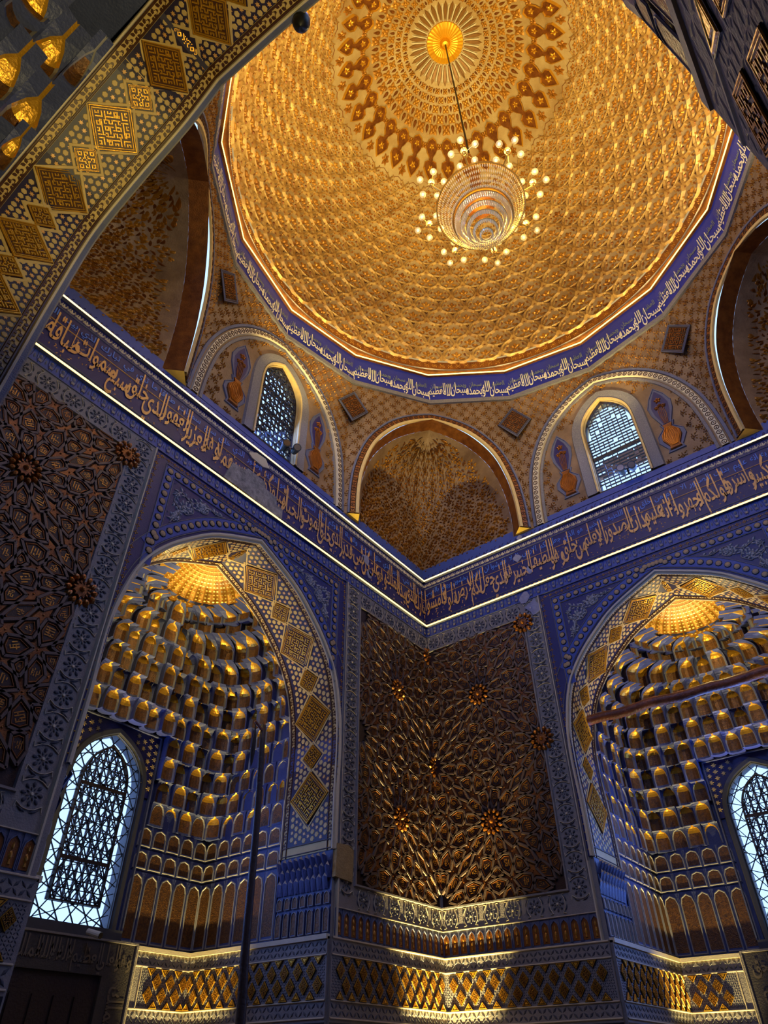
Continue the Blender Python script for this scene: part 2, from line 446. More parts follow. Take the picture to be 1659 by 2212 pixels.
# ------------------------------------------------------------------ heights shared by the walls
ZD3, ZD2, ZS, ZAR, ZFB, ZFT, ZT0, ZL1, ZL2, ZU = 2.52, 3.03, 3.24, 3.61, 3.95, 8.85, 9.22, 9.486, 10.70, 10.90
W = 2.22                                   # half width of the niche openings
ARCH_R = [(2.22, 4.36), (2.22, 5.2), (2.24, 6.0), (2.19, 6.55), (2.03, 7.15), (1.74, 7.62), (1.34, 8.03), (.86, 8.40), (0, 8.80)]
_rp = interp(ARCH_R[1:], 4)
ARCH = [(-p[0], p[1]) for p in [ARCH_R[0]]+_rp] + [(p[0], p[1]) for p in reversed([ARCH_R[0]]+_rp[:-1])]
def hw(z):
    zz = [p[1] for p in _rp]; return float(np.interp(z, zz, [p[0] for p in _rp]))
def arch_offset(path, d):
    """path moved outwards by d (outside of the opening)"""
    out = []
    for i, p in enumerate(path):
        a = path[max(0, i-1)]; b = path[min(len(path)-1, i+1)]; dx, dy = b[0]-a[0], b[1]-a[1]; l = math.hypot(dx, dy) or 1
        out.append((p[0]-dy/l*d, p[1]+dx/l*d))
    return out

# ------------------------------------------------------------------ shell: floor, walls
fl = MB(); fl.rect(-12, 12, -12, 12, 0); fl.build('floor', None, FLOORM, kind='structure', label='stone floor of the chamber', smooth=False)
def wall_shell(name, M, path, label, w=W, ztop=ZU):
    b = MB()
    lo = path[0][1]
    b.rect(-A, path[0][0], 0, ztop, 0); b.rect(path[-1][0], A, 0, ztop, 0)
    for i in range(len(path)-1):
        p, q = path[i], path[i+1]
        b.flat([p, q, (q[0], ztop), (p[0], ztop)], 0)
    return b.build(name, fmap(M), GREY, kind='structure', label=label)
wl = wall_shell('wall_left', WALL['left'], [(-W, 0)]+ARCH[1:-1]+[(W, 0)], 'tiled wall on the left with a tall pointed niche')
wb = wall_shell('wall_back', WALL['back'], [(-W, 0)]+ARCH[1:-1]+[(W, 0)], 'tiled wall facing the camera with a tall pointed niche and timber beam')
b = MB(); b.rect(-A, A, 0, ZU, 0); wr = b.build('wall_right', fmap(WALL['right']), [STEEL], kind='structure', label='side wall of the chamber outside the view')

# ------------------------------------------------------------------ wall ornament
def ground(parent, M, u0, u1, v0, v1, h, m, name='ground_panel'):
    b = MB(); b.rect(u0, u1, v0, v1, 0, h, 0); return b.build(name, fmap(M), m, parent)
LA1 = Vector((1.18, 1.19)); LA2 = Vector((-1.18, 1.19))
def to_uv(p, o): return (o[0]+p[0]*LA1.x+p[1]*LA2.x, o[1]+p[0]*LA1.y+p[1]*LA2.y)
def letters_in(b, poly, m, rng, h0, h1):
    """maze of short bars inside a plaque, like its square script"""
    c = cen(poly); r = min(math.hypot(p[0]-c[0], p[1]-c[1]) for p in poly)*.70; n = 7; w = 2*r/n; g = [[0]*n for _ in range(n)]
    for i in range(0, n, 2):
        for j in range(n):
            if rng.random() < .82: g[i][j] = 1
    for i in range(1, n, 2):
        for j in (0, 2, 4, 6):
            if rng.random() < .45: g[i][j] = 1
    a = rng.choice((0, pi/2, .5)); ca, sa = cos(a), sin(a)
    for (x0, y0, x1, y1) in runs(g):
        mx, my = ((x0+x1)/2-n/2)*w, ((y0+y1)/2-n/2)*w
        if math.hypot(mx, my) > r*1.0: continue
        P = [(-r+x0*w+w*.12, -r+y0*w+w*.12), (-r+x1*w-w*.12, -r+y0*w+w*.12), (-r+x1*w-w*.12, -r+y1*w-w*.12), (-r+x0*w+w*.12, -r+y1*w-w*.12)]
        b.flat([(c[0]+x*ca-y*sa, c[1]+x*sa+y*ca) for x, y in P], h1, m)
ROSE = None
def rosette_mesh():
    b = MB()
    for k in range(12):
        a = 2*pi*k/12
        b.bulge([(x*cos(a)-y*sin(a), x*sin(a)+y*cos(a)) for x, y in ((.13, 0), (.165, .038), (.225, .045), (.27, 0), (.225, -.045), (.165, -.038))], .0, .075, 0, .6)
        a += pi/12
        b.prism([(x*cos(a)-y*sin(a), x*sin(a)+y*cos(a)) for x, y in ((.075, 0), (.11, .026), (.15, 0), (.11, -.026))], 0, .06, .3, 1)
    b.prism(ngon(12, .115), 0, .045, .1, 1); b.bulge(ngon(10, .042), .045, .11, 0)
    return b.build('rosette', None, [BRASS, GOLDD], mesh_only=True)
ROSE = rosette_mesh()
def star_panel(parent, M, u0, u1, v0, v1, org, seed):
    rng = random.Random(seed); mp = fmap(M)
    ground(parent, M, u0, u1, v0, v1, .012, BROWN, 'star_panel_ground')
    strap = MB(); let = MB(); small = MB()
    for i in range(-5, 6):
        for j in range(-5, 6):
            o = to_uv((i, j), org)
            if not (u0-2.6 < o[0] < u1+2.6 and v0-2.6 < o[1] < v1+2.6): continue
            for (a, c) in SEGS:
                p, q = to_uv((a[0]+i, a[1]+j), org), to_uv((c[0]+i, c[1]+j), org)
                m = ((p[0]+q[0])/2, (p[1]+q[1])/2)
                if u0+.01 < m[0] < u1-.01 and v0+.01 < m[1] < v1-.01 and u0-.02 < p[0] < u1+.02 and v0-.02 < p[1] < v1+.02 and u0-.02 < q[0] < u1+.02 and v0-.02 < q[1] < v1+.02:
                    strap.strip([p, q], .058, .012, .052, 0, False, .55)
            for st, n, big in STARS:
                P = [to_uv((x+i, y+j), org) for x, y in st]; c = cen(P)
                if big:
                    if u0+.1 < c[0] < u1+.05 and v0+.1 < c[1] < v1-.05:
                        put('rosette', ROSE, parent, M, c[0], c[1], .02, RNG.random()*.2, .88)
                    continue
                Q = cliprect(shrink(P, .035), u0+.02, u1-.02, v0+.02, v1-.02)
                if len(Q) >= 3 and parea(Q) > .0015:
                    bb = MB(); bb.prism(Q, .012, .034, .22, 0); bb.bulge(ngon(6, .014, *cen(Q)), .034, .05, 1)
                    bb.build('star', mp, [GOLDD, BRASS], parent)
            for pl in PLAQ:
                P = [to_uv((x+i, y+j), org) for x, y in pl]
                Q = cliprect(shrink(P, .036), u0+.02, u1-.02, v0+.02, v1-.02)
                if len(Q) < 3 or parea(Q) < .002: continue
                bb = MB(); bb.prism(Q, .012, .030, .10, 0); q2 = shrink(Q, .028)
                bb.strip(shrink(Q, .012), .014, .030, .046, 0, True)
                bb.flat(q2, .032, 1)
                if len(Q) == len(pl): letters_in(bb, q2, 2, rng, .034, .042)
                bb.build('plaque', mp, [GOLDD, BROWN, GOLD], parent)
    strap.build('strapwork', mp, STRAP, parent, kind='stuff')
    fr = MB(); fr.strip([(u0, v0), (u1, v0), (u1, v1), (u0, v1)], .05, 0, .05, 0, True); fr.build('panel_border', mp, GREY, parent)

def flower_mesh():
    """medallion of the grey floral border, cell .37 long (x) by .34 wide (y)"""
    b = MB()
    for k in range(8):
        a = 2*pi*k/8
        b.bulge([(x*cos(a)-y*sin(a), x*sin(a)+y*cos(a)) for x, y in ((.062, 0), (.085, .017), (.105, .021), (.122, .013), (.128, 0), (.122, -.013), (.105, -.021), (.085, -.017))], 0, .016, 0, .55)
        a += pi/8
        b.bulge(leaf(.03*cos(a), .03*sin(a), a, .045, .02, 2), 0, .012, 0)
    for sx in (-1, 1):
        for sy in (-1, 1):
            b.strip([(sx*.155, sy*.155), (sx*.10, sy*.145), (sx*.145, sy*.07), (sx*.155, sy*.0)], .010, 0, .012, 1)
            b.bulge(leaf(sx*.185, sy*.02, math.atan2(sy*.12, -sx*.05), .115, .035, 3), 0, .014, 0)
    b.prism(ngon(8, .022), 0, .016, .3, 1)
    return b.build('floral_medallion', None, [GREYD, PALE], mesh_only=True)
FLOWER = flower_mesh()
def flower_run(parent, M, p0, p1, width, step=.37):
    """row of medallions from p0 to p1 (u, v) on a grey ground"""
    d = Vector((p1[0]-p0[0], p1[1]-p0[1])); L = d.length; n = max(1, round(L/step)); a = math.atan2(d.y, d.x)
    for i in range(n):
        t = (i+.5)/n; put('floral_medallion', FLOWER, parent, M, p0[0]+d.x*t, p0[1]+d.y*t, .022, a, min(L/n/step, width/.36))
def arcade_mesh(w, z):
    """one arched compartment of the arcaded strip, width w, height z"""
    b = MB(); hwv = w*.40
    path = [(-hwv, .02*z), (-hwv, .62*z), (-hwv*.8, .76*z), (0, .9*z), (hwv*.8, .76*z), (hwv, .62*z), (hwv, .02*z)]
    b.strip(path, w*.10, 0, .018, 0)
    b.flat([(x*.86, y*.97+.01) for x, y in path], .005, 1)
    b.bulge(ngon(8, w*.13, 0, .36*z, 0, z*.13), .005, .022, 2); b.bulge(leaf(0, .48*z, pi/2, .25*z, w*.2, 3), .005, .02, 2)
    b.prism([(-w*.1, .12*z), (w*.1, .12*z), (w*.05, .25*z), (-w*.05, .25*z)], .005, .02, .2, 2)
    b.strip([(-w/2, 0), (-w/2, z)], w*.06, 0, .015, 0)
    return b.build('arcade_compartment', None, [STEEL, GOLDD, GOLD], mesh_only=True)
ARC = arcade_mesh(.165, ZAR-ZS-.03)
def petals_row(b, u0, u1, v0, v1, n, h0, h1, m):
    h1 = h0+(h1-h0)*PET_H[0]
    """interlaced circle pattern: petals round the cells of a grid n high"""
    s = (v1-v0)/n; k = max(1, round((u1-u0)/s)); du = (u1-u0)/k
    for i in range(k):
        for j in range(n):
            x, y = u0+i*du, v0+j*s
            for (ax, ay, an) in ((x, y, math.atan2(s, du)), (x+du, y, math.atan2(s, -du))):
                L = math.hypot(s, du)/2
                for q in (.06, 1.06):
                    b.bulge(leaf(ax+cos(an)*L*q, ay+sin(an)*L*q, an, L*.88, L*.34, 2), h0, h1, m)
PET_H = [1.]
LOZ = kufic_mesh('lozenge', kufic_small(), .105, [BROWN, GOLD2, GOLD], .022); LOZ.transform(Matrix.Diagonal((.8, 1, 1, 1)))
def half_loz(sgn):
    b = MB(); p = [(-.082, 0), (.082, 0), (0, -.10*sgn)]
    b.prism(p, 0, .014, 0, 0); b.strip(shrink(p, .02), .012, .014, .026, 1, True); b.prism(shrink(p, .045), .014, .022, .1, 1)
    return b.build('half_lozenge', None, [BROWN, GOLD2], mesh_only=True)
HL_T, HL_B = half_loz(1), half_loz(-1)
ZSC = lambda k: Matrix.Diagonal((1, 1, k, 1))
def dado(parent, M, u0, u1, off=0., frame_l=False, frame_r=False, pitch=.25, H=.045, lz=1.):
    mp = fmap(M)
    b = MB(); b.rect(u0, u1, 0, ZS, 0, H, 0); b.build('dado_slab', mp, GREY, parent)
    r = MB()
    for z, w in ((ZS-.012, .028), (ZD2, .022), (ZD3, .022), (ZD3-.19, .022)): r.strip([(u0, z), (u1, z)], w, H, H+.018, 0)
    fu0, fu1 = u0+(.13 if frame_l else 0), u1-(.13 if frame_r else 0)
    if frame_l: r.strip([(fu0, ZD3), (fu0, ZD2)], .022, H, H+.018, 0); r.strip([(u0+.01, 0), (u0+.01, ZS)], .022, H, H+.018, 0)
    if frame_r: r.strip([(fu1, ZD3), (fu1, ZD2)], .022, H, H+.018, 0); r.strip([(u1-.01, 0), (u1-.01, ZS)], .022, H, H+.018, 0)
    r.build('dado_fillet', mp, PALE, parent)
    g = MB()
    petals_row(g, u0+.01, u1-.01, ZD2+.02, ZS-.045, 1, H, H+.010, 0); petals_row(g, u0+.01, u1-.01, ZD3-.175, ZD3-.02, 1, H, H+.010, 0)
    petals_row(g, fu0+.02, fu1-.02, ZD3+.03, ZD2-.03, 7, H, H+.006, 0)
    g.build('interlace_relief', mp, GREYD, parent, kind='stuff')
    lo = MB(); lo.rect(u0, u1, ZD3-.32, ZD3-.235, H, H+.004, 0); lo.build('dark_inlay', mp, BLACK, parent)
    n = int((fu1-fu0)/pitch)+3; base = math.floor((fu0-off)/pitch)
    for i in range(n):
        for row in range(4):
            u = off+(base+i)*pitch+(pitch/2 if row % 2 else 0)
            if not (fu0+.1 < u < fu1-.1): continue
            if row == 0: put('half_lozenge', HL_B, parent, M @ ZSC(lz), u, ZD3+.012, (H+.004)/lz)
            elif row == 1: put('lozenge', LOZ, parent, M @ ZSC(lz), u, ZD3+.172, (H+.004)/lz)
            elif row == 2: put('lozenge', LOZ, parent, M @ ZSC(lz), u, ZD3+.338, (H+.004)/lz)
            else: put('half_lozenge', HL_T, parent, M @ ZSC(lz), u, ZD2-.012, (H+.004)/lz)

def corner_panel(parent, M, sgn, seed, uin=2.30, uend=A, detail=True):
    """everything on one flank of a wall, from the niche edge to the corner"""
    U = lambda a, c: (min(sgn*a, sgn*c), max(sgn*a, sgn*c))
    u0, u1 = U(uin, A); mp = fmap(M)
    ground(parent, M, u0, u1, ZS, ZAR, .014, STEEL, 'arcade_ground')
    ground(parent, M, u0, u1, ZAR, ZFB, .018, GREY, 'border_ground')
    ground(parent, M, u0, u1, ZFT, ZT0, .018, GREY, 'border_ground')
    s0, s1 = U(uin+.06, 2.72); ground(parent, M, s0, s1, ZFB, ZFT, .018, GREY, 'border_ground')
    f0, f1 = U(2.72, A)
    star_panel(parent, M, f0, f1, ZFB, ZFT, (sgn*3.92, 5.16), seed)
    mid = sgn*(uin+2.76)/2
    flower_run(parent, M, (mid, ZFB-.17), (mid, ZT0-.03), .38)
    flower_run(parent, M, U(2.74, A) and (U(2.74, A)[0], (ZFT+ZT0)/2), (U(2.74, A)[1], (ZFT+ZT0)/2), .34)
    flower_run(parent, M, (U(2.74, A)[0], (ZAR+ZFB)/2), (U(2.74, A)[1], (ZAR+ZFB)/2), .31)
    e = MB()
    e.strip([(sgn*(uin+.02), ZS), (sgn*(uin+.02), ZT0)], .045, 0, .05, 0)
    e.strip([(u0, ZAR), (u1, ZAR)], .02, .0, .035, 0)
    e.build('edge_fillet', mp, PALE, parent)
    n = round((u1-u0)/.165)
    for i in range(n): put('arcade_compartment', ARC, parent, M, u0+(i+.5)*(u1-u0)/n, ZS+.02, .014)
    dado(parent, M, u0-(.08 if sgn > 0 else 0), u1+(.08 if sgn < 0 else 0), sgn*3.9)
corner_panel(wl, WALL['left'], 1, 1); corner_panel(wb, WALL['back'], -1, 2); corner_panel(wl, WALL['left'], -1, 3)
ground(wb, WALL['back'], 2.3, A, 0, ZT0, .02, GREY, 'border_ground')

# ------------------------------------------------------------------ blue bands and inscription frieze
T_LEFT = 'تبارك الذي بيده الملك وهو على كل شيء قدير الذي خلق الموت والحياة ليبلوكم أيكم أحسن عملا وهو العزيز الغفور الذي خلق سبع سموات طباقا ما ترى في'.split()
T_BACK = 'ان الذين يخشون ربهم بالغيب لهم مغفرة واجر كبير واسروا قولكم او اجهروا به انه عليم بذات الصدور الا يعلم من خلق وهو اللطيف الخبير هو الذي جعل لكم الارض ذلولا فامشوا'.split()
def text_part(name, V, F, M, h, m, parent):
    P = np.c_[V, np.full(len(V), h)]; me = bpy.data.meshes.new(name); me.from_pydata(fmap(M)(P[:, 0], P[:, 1], P[:, 2]).tolist(), [], F); me.materials.append(m)
    return link(bpy.data.objects.new(name, me), parent)
def tulip_mesh():
    b = MB(); b.prism([(-.022, -.07), (.022, -.07), (.03, -.02), (-.03, -.02)], 0, .012, .1, 0)
    b.bulge(ngon(8, .03, 0, .035, 0, .045), 0, .014, 1); b.prism(ngon(6, .012, 0, .04), .012, .018, .1, 0)
    b.strip([(-.055, .1), (-.045, -.03), (-.015, -.1)], .008, 0, .008, 2); b.strip([(.055, .1), (.045, -.03), (.015, -.1)], .008, 0, .008, 2)
    b.bulge(leaf(.085, -.06, pi/2, .1, .035, 3), 0, .010, 1)
    return b.build('tulip_motif', None, [GREY, STEEL, NAVY], mesh_only=True)
def blossom_mesh():
    b = MB(); b.bulge(leaf(0, -.05, pi/2, .09, .06, 3), 0, .012, 0); b.prism([(-.045, -.045), (.045, -.045), (.02, -.02), (-.02, -.02)], 0, .01, .1, 0)
    b.strip([(.045, -.045), (.07, .03), (.1, .045)], .010, 0, .008, 0)
    return b.build('blossom_motif', None, [NAVY], mesh_only=True)
def palmette_mesh():
    b = MB()
    for a in (.5, .25, .75): b.bulge(leaf(0, -.035, pi*a, .07 if a != .5 else .085, .03, 3), 0, .010, 0)
    b.strip([(.04, .035), (.065, -.03), (.09, .035)], .010, 0, .008, 0)
    return b.build('palmette_motif', None, [PALE], mesh_only=True)
def cross_mesh():
    b = MB()
    for k in range(4): b.bulge(leaf(.006*cos(k*pi/2), .006*sin(k*pi/2), k*pi/2, .034, .022, 3), 0, .012, 0)
    b.prism(ngon(5, .008, .062, 0), 0, .01, .2, 0)
    return b.build('cross_flower', None, [GOLD2], mesh_only=True)
TULIP, BLOSSOM, PALMET, CROSSF = tulip_mesh(), blossom_mesh(), palmette_mesh(), cross_mesh()
def frieze(parent, M, words, vis=(-A, A), seed=0):
    mp = fmap(M); rng = random.Random(seed)
    ground(parent, M, -A, A, ZT0, ZL1, .022, BLUE, 'blue_band')
    ground(parent, M, -A, A, ZL1, ZL2, .02, NAVY, 'inscription_ground')
    ground(parent, M, -A, A, ZL2, ZU, .022, BLUE, 'blue_band')
    for z, hh, mt, nm in ((ZL1, .085, LEDM, 'led_strip'), (ZL2, .09, LEDD, 'led_strip')):
        b = MB(); b.rect(-A, A, z-.028, z+.012, 0, hh-.012, 0); b.build('cornice', mp, STEEL, parent)
        b = MB(); b.rect(-A, A, z-.020, z+.006, hh-.012, hh, 0); b.build(nm, mp, mt, parent)
    b = MB()
    for z in (9.60, 10.49, ZT0): b.strip([(-A, z), (A, z)], .018, .02, .034, 0)
    b.build('edge_fillet', mp, STEEL, parent)
    # motifs
    for i in range(round((vis[1]-vis[0])/.17)):
        u = vis[0]+(i+.5)*.17; put('tulip_motif', TULIP, parent, M, u, (ZT0+ZL1)/2-.005, .022)
    for i in range(round((vis[1]-vis[0])/.2)):
        u = vis[0]+(i+.5)*.2; put('blossom_motif', BLOSSOM, parent, M, u, (ZL2+ZU)/2+.005, .022)
    for i in range(round((vis[1]-vis[0])/.13)):
        u = vis[0]+(i+.5)*.13; put('palmette_motif', PALMET, parent, M, u, 10.58, .02, sc=1.15)
    sp = MB()
    for i in range(round((vis[1]-vis[0])/.1)):
        u = vis[0]+(i+.5)*.1; sp.bulge(ngon(6, .028, u, 9.545, 0, .02), .02, .03, 0)
    for _ in range(int((vis[1]-vis[0])*36)):
        u, v = rng.uniform(*vis), rng.uniform(9.64, 10.2); sp.bulge(leaf(u, v, rng.uniform(0, 6.3), rng.uniform(.03, .06), .022, 2), .02, .03, 0)
    sp.build('scattered_leaves', mp, OCHRE, parent, kind='stuff')
    n = len(words)
    for i, (x, k, (V, F, wd)) in enumerate(line_words(words, 2*A-.1, .02)):
        odd = i % 2
        V2 = np.c_[V[:, 0]*k*1.22-A+.05+x, tall(V, 9.58+(.10 if odd else 0), 10.40+(.06 if odd else 0))]
        text_part('inscription_word', V2, F, M, .034+.003*odd, OCHRE, parent)
    for i, (x, k, (V, F, wd)) in enumerate(line_words((words[5:]+words[:5])*1, 2*A-.1, .25)):
        V2 = np.c_[V[:, 0]*k*.9-A+.05+x, 10.27+(V[:, 1]+.2)*.19]
        text_part('small_inscription_word', V2, F, M, .030, SKYL, parent)
    r = MB(); r.strip([(vis[0], 10.19), (vis[1], 10.19)], .014, .02, .032, 0); r.build('edge_fillet', mp, OCHRE, parent)
frieze(wl, WALL['left'], T_LEFT, (-A, A), 1); frieze(wb, WALL['back'], T_BACK, (-A, A), 2)
for (nm, wp) in (('right', wr),):
    ground(wp, WALL[nm], -A, A, ZL1, ZL2, .02, NAVY, 'inscription_ground')
# ------------------------------------------------------------------ spandrels round the niche arches
def octo_mesh():
    b = MB(); b.prism(ngon(8, .062, 0, 0, pi/8), 0, .014, .1, 0); b.bulge(ngon(8, .046, 0, 0, pi/8), .014, .022, 1)
    return b.build('octagon_tile', None, [BLACK, mat('buff_tile', (170, 140, 96), .6, .1, .2, 8)], mesh_only=True)
OCTO = octo_mesh()
def resample(path, step):
    out = []; acc = 0; L = 0
    for i in range(len(path)-1): L += math.dist(path[i], path[i+1])
    n = max(1, round(L/step)); st = L/n; want = st/2; s = 0
    for i in range(len(path)-1):
        p, q = path[i], path[i+1]; l = math.dist(p, q)
        while want <= s+l+1e-9 and len(out) < n:
            t = (want-s)/l; out.append((p[0]+(q[0]-p[0])*t, p[1]+(q[1]-p[1])*t, math.atan2(q[1]-p[1], q[0]-p[0]))); want += st
        s += l
    return out
def spandrel(parent, M, seed):
    mp = fmap(M); b = MB(); top = [p for p in ARCH if p[1] > 5.2-1e-6]
    for i in range(len(top)-1): b.flat([top[i], top[i+1], (top[i+1][0], ZT0), (top[i][0], ZT0)], .012)
    for sg in (-1, 1):
        b.flat([(sg*2.22, 4.36), (sg*2.31, 4.36), (sg*2.31, ZT0), (sg*2.22, ZT0)], .0125)
    b.build('spandrel_ground', mp, NAVY, parent)
    mid = [p for p in arch_offset(top, .21) if p[1] > 7.0 and abs(p[0]) < 2.12]; bb = MB(); bb.strip(mid, .20, .012, .018, 0, False, .98); 
    for sg in (-1, 1):
        bb.strip([(sg*1.99, 7.2), (sg*1.99, 9.0)], .16, .0125, .0185, 0, False, .98)
    bb.strip([(-2.05, 8.98), (2.05, 8.98)], .15, .0125, .019, 0, False, .98)
    bb.build('spandrel_border', mp, BLUE, parent)
    for (u, v, a) in resample(mid, .155):
        if v > 6.9: put('octagon_tile', OCTO, parent, M, u, v, .018)
    for (u, v, a) in resample([(-1.99, 7.35), (-1.99, 8.98), (1.99, 8.98), (1.99, 7.35)], .155):
        if abs(u) > hw(v)+.0 or v > 8.85: put('octagon_tile', OCTO, parent, M, u, v, .0195)
    for (u, v, a) in resample([(-2.255, 4.4), (-2.255, 9.145), (2.255, 9.145), (2.255, 4.4)], .125):
        put('cross_flower', CROSSF, parent, M, u, v, .014, a, .95)
    e = MB(); e.strip(arch_offset(ARCH, .025), .055, 0, .05, 0); e.build('arch_edge', mp, PALE, parent)
    e = MB()
    for off, w in ((.095, .012), (.315, .014)): e.strip([p for p in arch_offset(top, off) if p[1] > 6.6], w, .012, .028, 0)
    for sg in (-1, 1): e.strip([(sg*1.9, 7.9), (sg*1.9, 8.89), (0, 8.89)], .014, .012, .028, 0); e.strip([(sg*2.08, 7.0), (sg*2.08, 9.07), (0, 9.07)], .012, .012, .028, 0); e.strip([(sg*2.31, 4.3), (sg*2.31, ZT0)], .02, 0, .05, 0)
    e.build('edge_fillet', mp, GREY, parent)
    # arabesque
    rng = random.Random(seed)
    def inside(u, v, m=.0):
        if not (v < 8.86-m and abs(u) < 1.87-m): return False
        if v > 8.8: return abs(u) > .9
        k = hw(v)
        # distance to the arch measured roughly along the normal
        dz = (hw(v-.1)-hw(v+.1))/.2; return (abs(u)-k)/math.sqrt(1+dz*dz) > .34+m
    vine = MB(); lf = MB()
    for sg in (-1, 1):
        paths = [interp([(.75, 8.82), (1.0, 8.74), (1.25, 8.80), (1.5, 8.66), (1.72, 8.72), (1.80, 8.5), (1.66, 8.38), (1.76, 8.15), (1.82, 7.95)], 6),
                 interp([(1.52, 8.66), (1.42, 8.5), (1.55, 8.38), (1.64, 8.48), (1.57, 8.55)], 6), interp([(1.2, 8.79), (1.16, 8.66), (1.28, 8.6), (1.34, 8.7), (1.27, 8.73)], 6),
                 interp([(1.70, 8.36), (1.62, 8.22), (1.70, 8.12), (1.78, 8.2), (1.72, 8.25)], 6)]
        for P in paths:
            Q = [(sg*x, y) for x, y in P if inside(sg*x, y, -.02)]
            if len(Q) > 2: vine.strip(Q, .022, .012, .028, 0)
            for i in range(1, len(Q)-1, 2):
                a = math.atan2(Q[i+1][1]-Q[i-1][1], Q[i+1][0]-Q[i-1][0]); s = rng.choice((-1, 1))
                for d in (.9, -.9):
                    L = leaf(Q[i][0], Q[i][1], a+d*s, rng.uniform(.07, .13), .05, 3, .01*s)
                    if inside(*L[len(L)//2]): lf.bulge(L, .012, .034, 0)
        for (x, y, r) in ((1.55, 8.47, .10), (1.26, 8.69, .07), (1.69, 8.2, .06), (1.78, 8.62, .07), (1.0, 8.76, .05)):
            for k in range(6):
                a = k*pi/3; lf.bulge(leaf(sg*x, y, a, r, r*.55, 3), .014, .042, 0)
        for _ in range(120):
            x, y = rng.uniform(.5, 1.87), rng.uniform(7.6, 8.87)
            if inside(x, y, .02): lf.bulge(leaf(sg*x, y, rng.uniform(0, 6.3), .035, .02, 2), .012, .026, 0)
    vine.build('arabesque_vine', mp, GREY, parent, kind='stuff'); lf.build('arabesque_leaves', mp, mat('silver_leaf', (150, 150, 150), .5, .1, .2, 8), parent, kind='stuff')
spandrel(wl, WALL['left'], 5); spandrel(wb, WALL['back'], 6)

# damaged patches
def patch(parent, M, pts, h, m=STONE, name='bare_plaster_patch'):
    b = MB(); b.prism(pts, .0, h, .02); b.build(name, fmap(M), m, parent)
patch(wl, WALL['left'], [(-1.03, 9.56), (-.9, 10.02), (-.62, 10.06), (-.55, 10.14), (-.12, 10.12), (-.08, 9.98), (.22, 9.96), (.24, 9.80), (.40, 9.78), (.41, 9.55), (.1, 9.53), (-.6, 9.57)], .046)
patch(wl, WALL['left'], [(-.60, 10.50), (-.42, 10.64), (-.18, 10.66), (-.05, 10.5), (-.22, 10.42), (-.5, 10.44)], .05, PALE)
patch(wl, WALL['left'], [(2.22, 3.98), (2.62, 3.96), (2.64, 4.4), (2.5, 4.46), (2.24, 4.44)], .06, mat('new_plaster', (172, 140, 84), .85, 0, .3, 12, .6, 40))
for k, (u, v, r, n) in enumerate(((-2.45, 9.0, .20, 9), (-2.6, 9.28, .15, 8), (-2.62, 10.3, .12, 7), (-2.4, 9.9, .10, 7), (-2.7, 8.75, .13, 8), (-2.5, 10.82, .1, 6))):
    rr = random.Random(k+40); patch(wb, WALL['back'], [(u+r*rr.uniform(.45, 1.2)*cos(2*pi*i/n), v+r*rr.uniform(.5, 1.3)*sin(2*pi*i/n)) for i in range(n)], .037, SALT, 'salt_stain')
for k, (u, v, r, n) in enumerate(((2.9, 10.1, .13, 7), (3.0, 9.8, .1, 7), (2.35, 8.7, .06, 6), (2.33, 8.3, .06, 6))):
    rr = random.Random(k+60); patch(wl, WALL['left'], [(u+r*rr.uniform(.45, 1.2)*cos(2*pi*i/n), v+r*rr.uniform(.5, 1.5)*sin(2*pi*i/n)) for i in range(n)], .037, SALT, 'salt_stain')

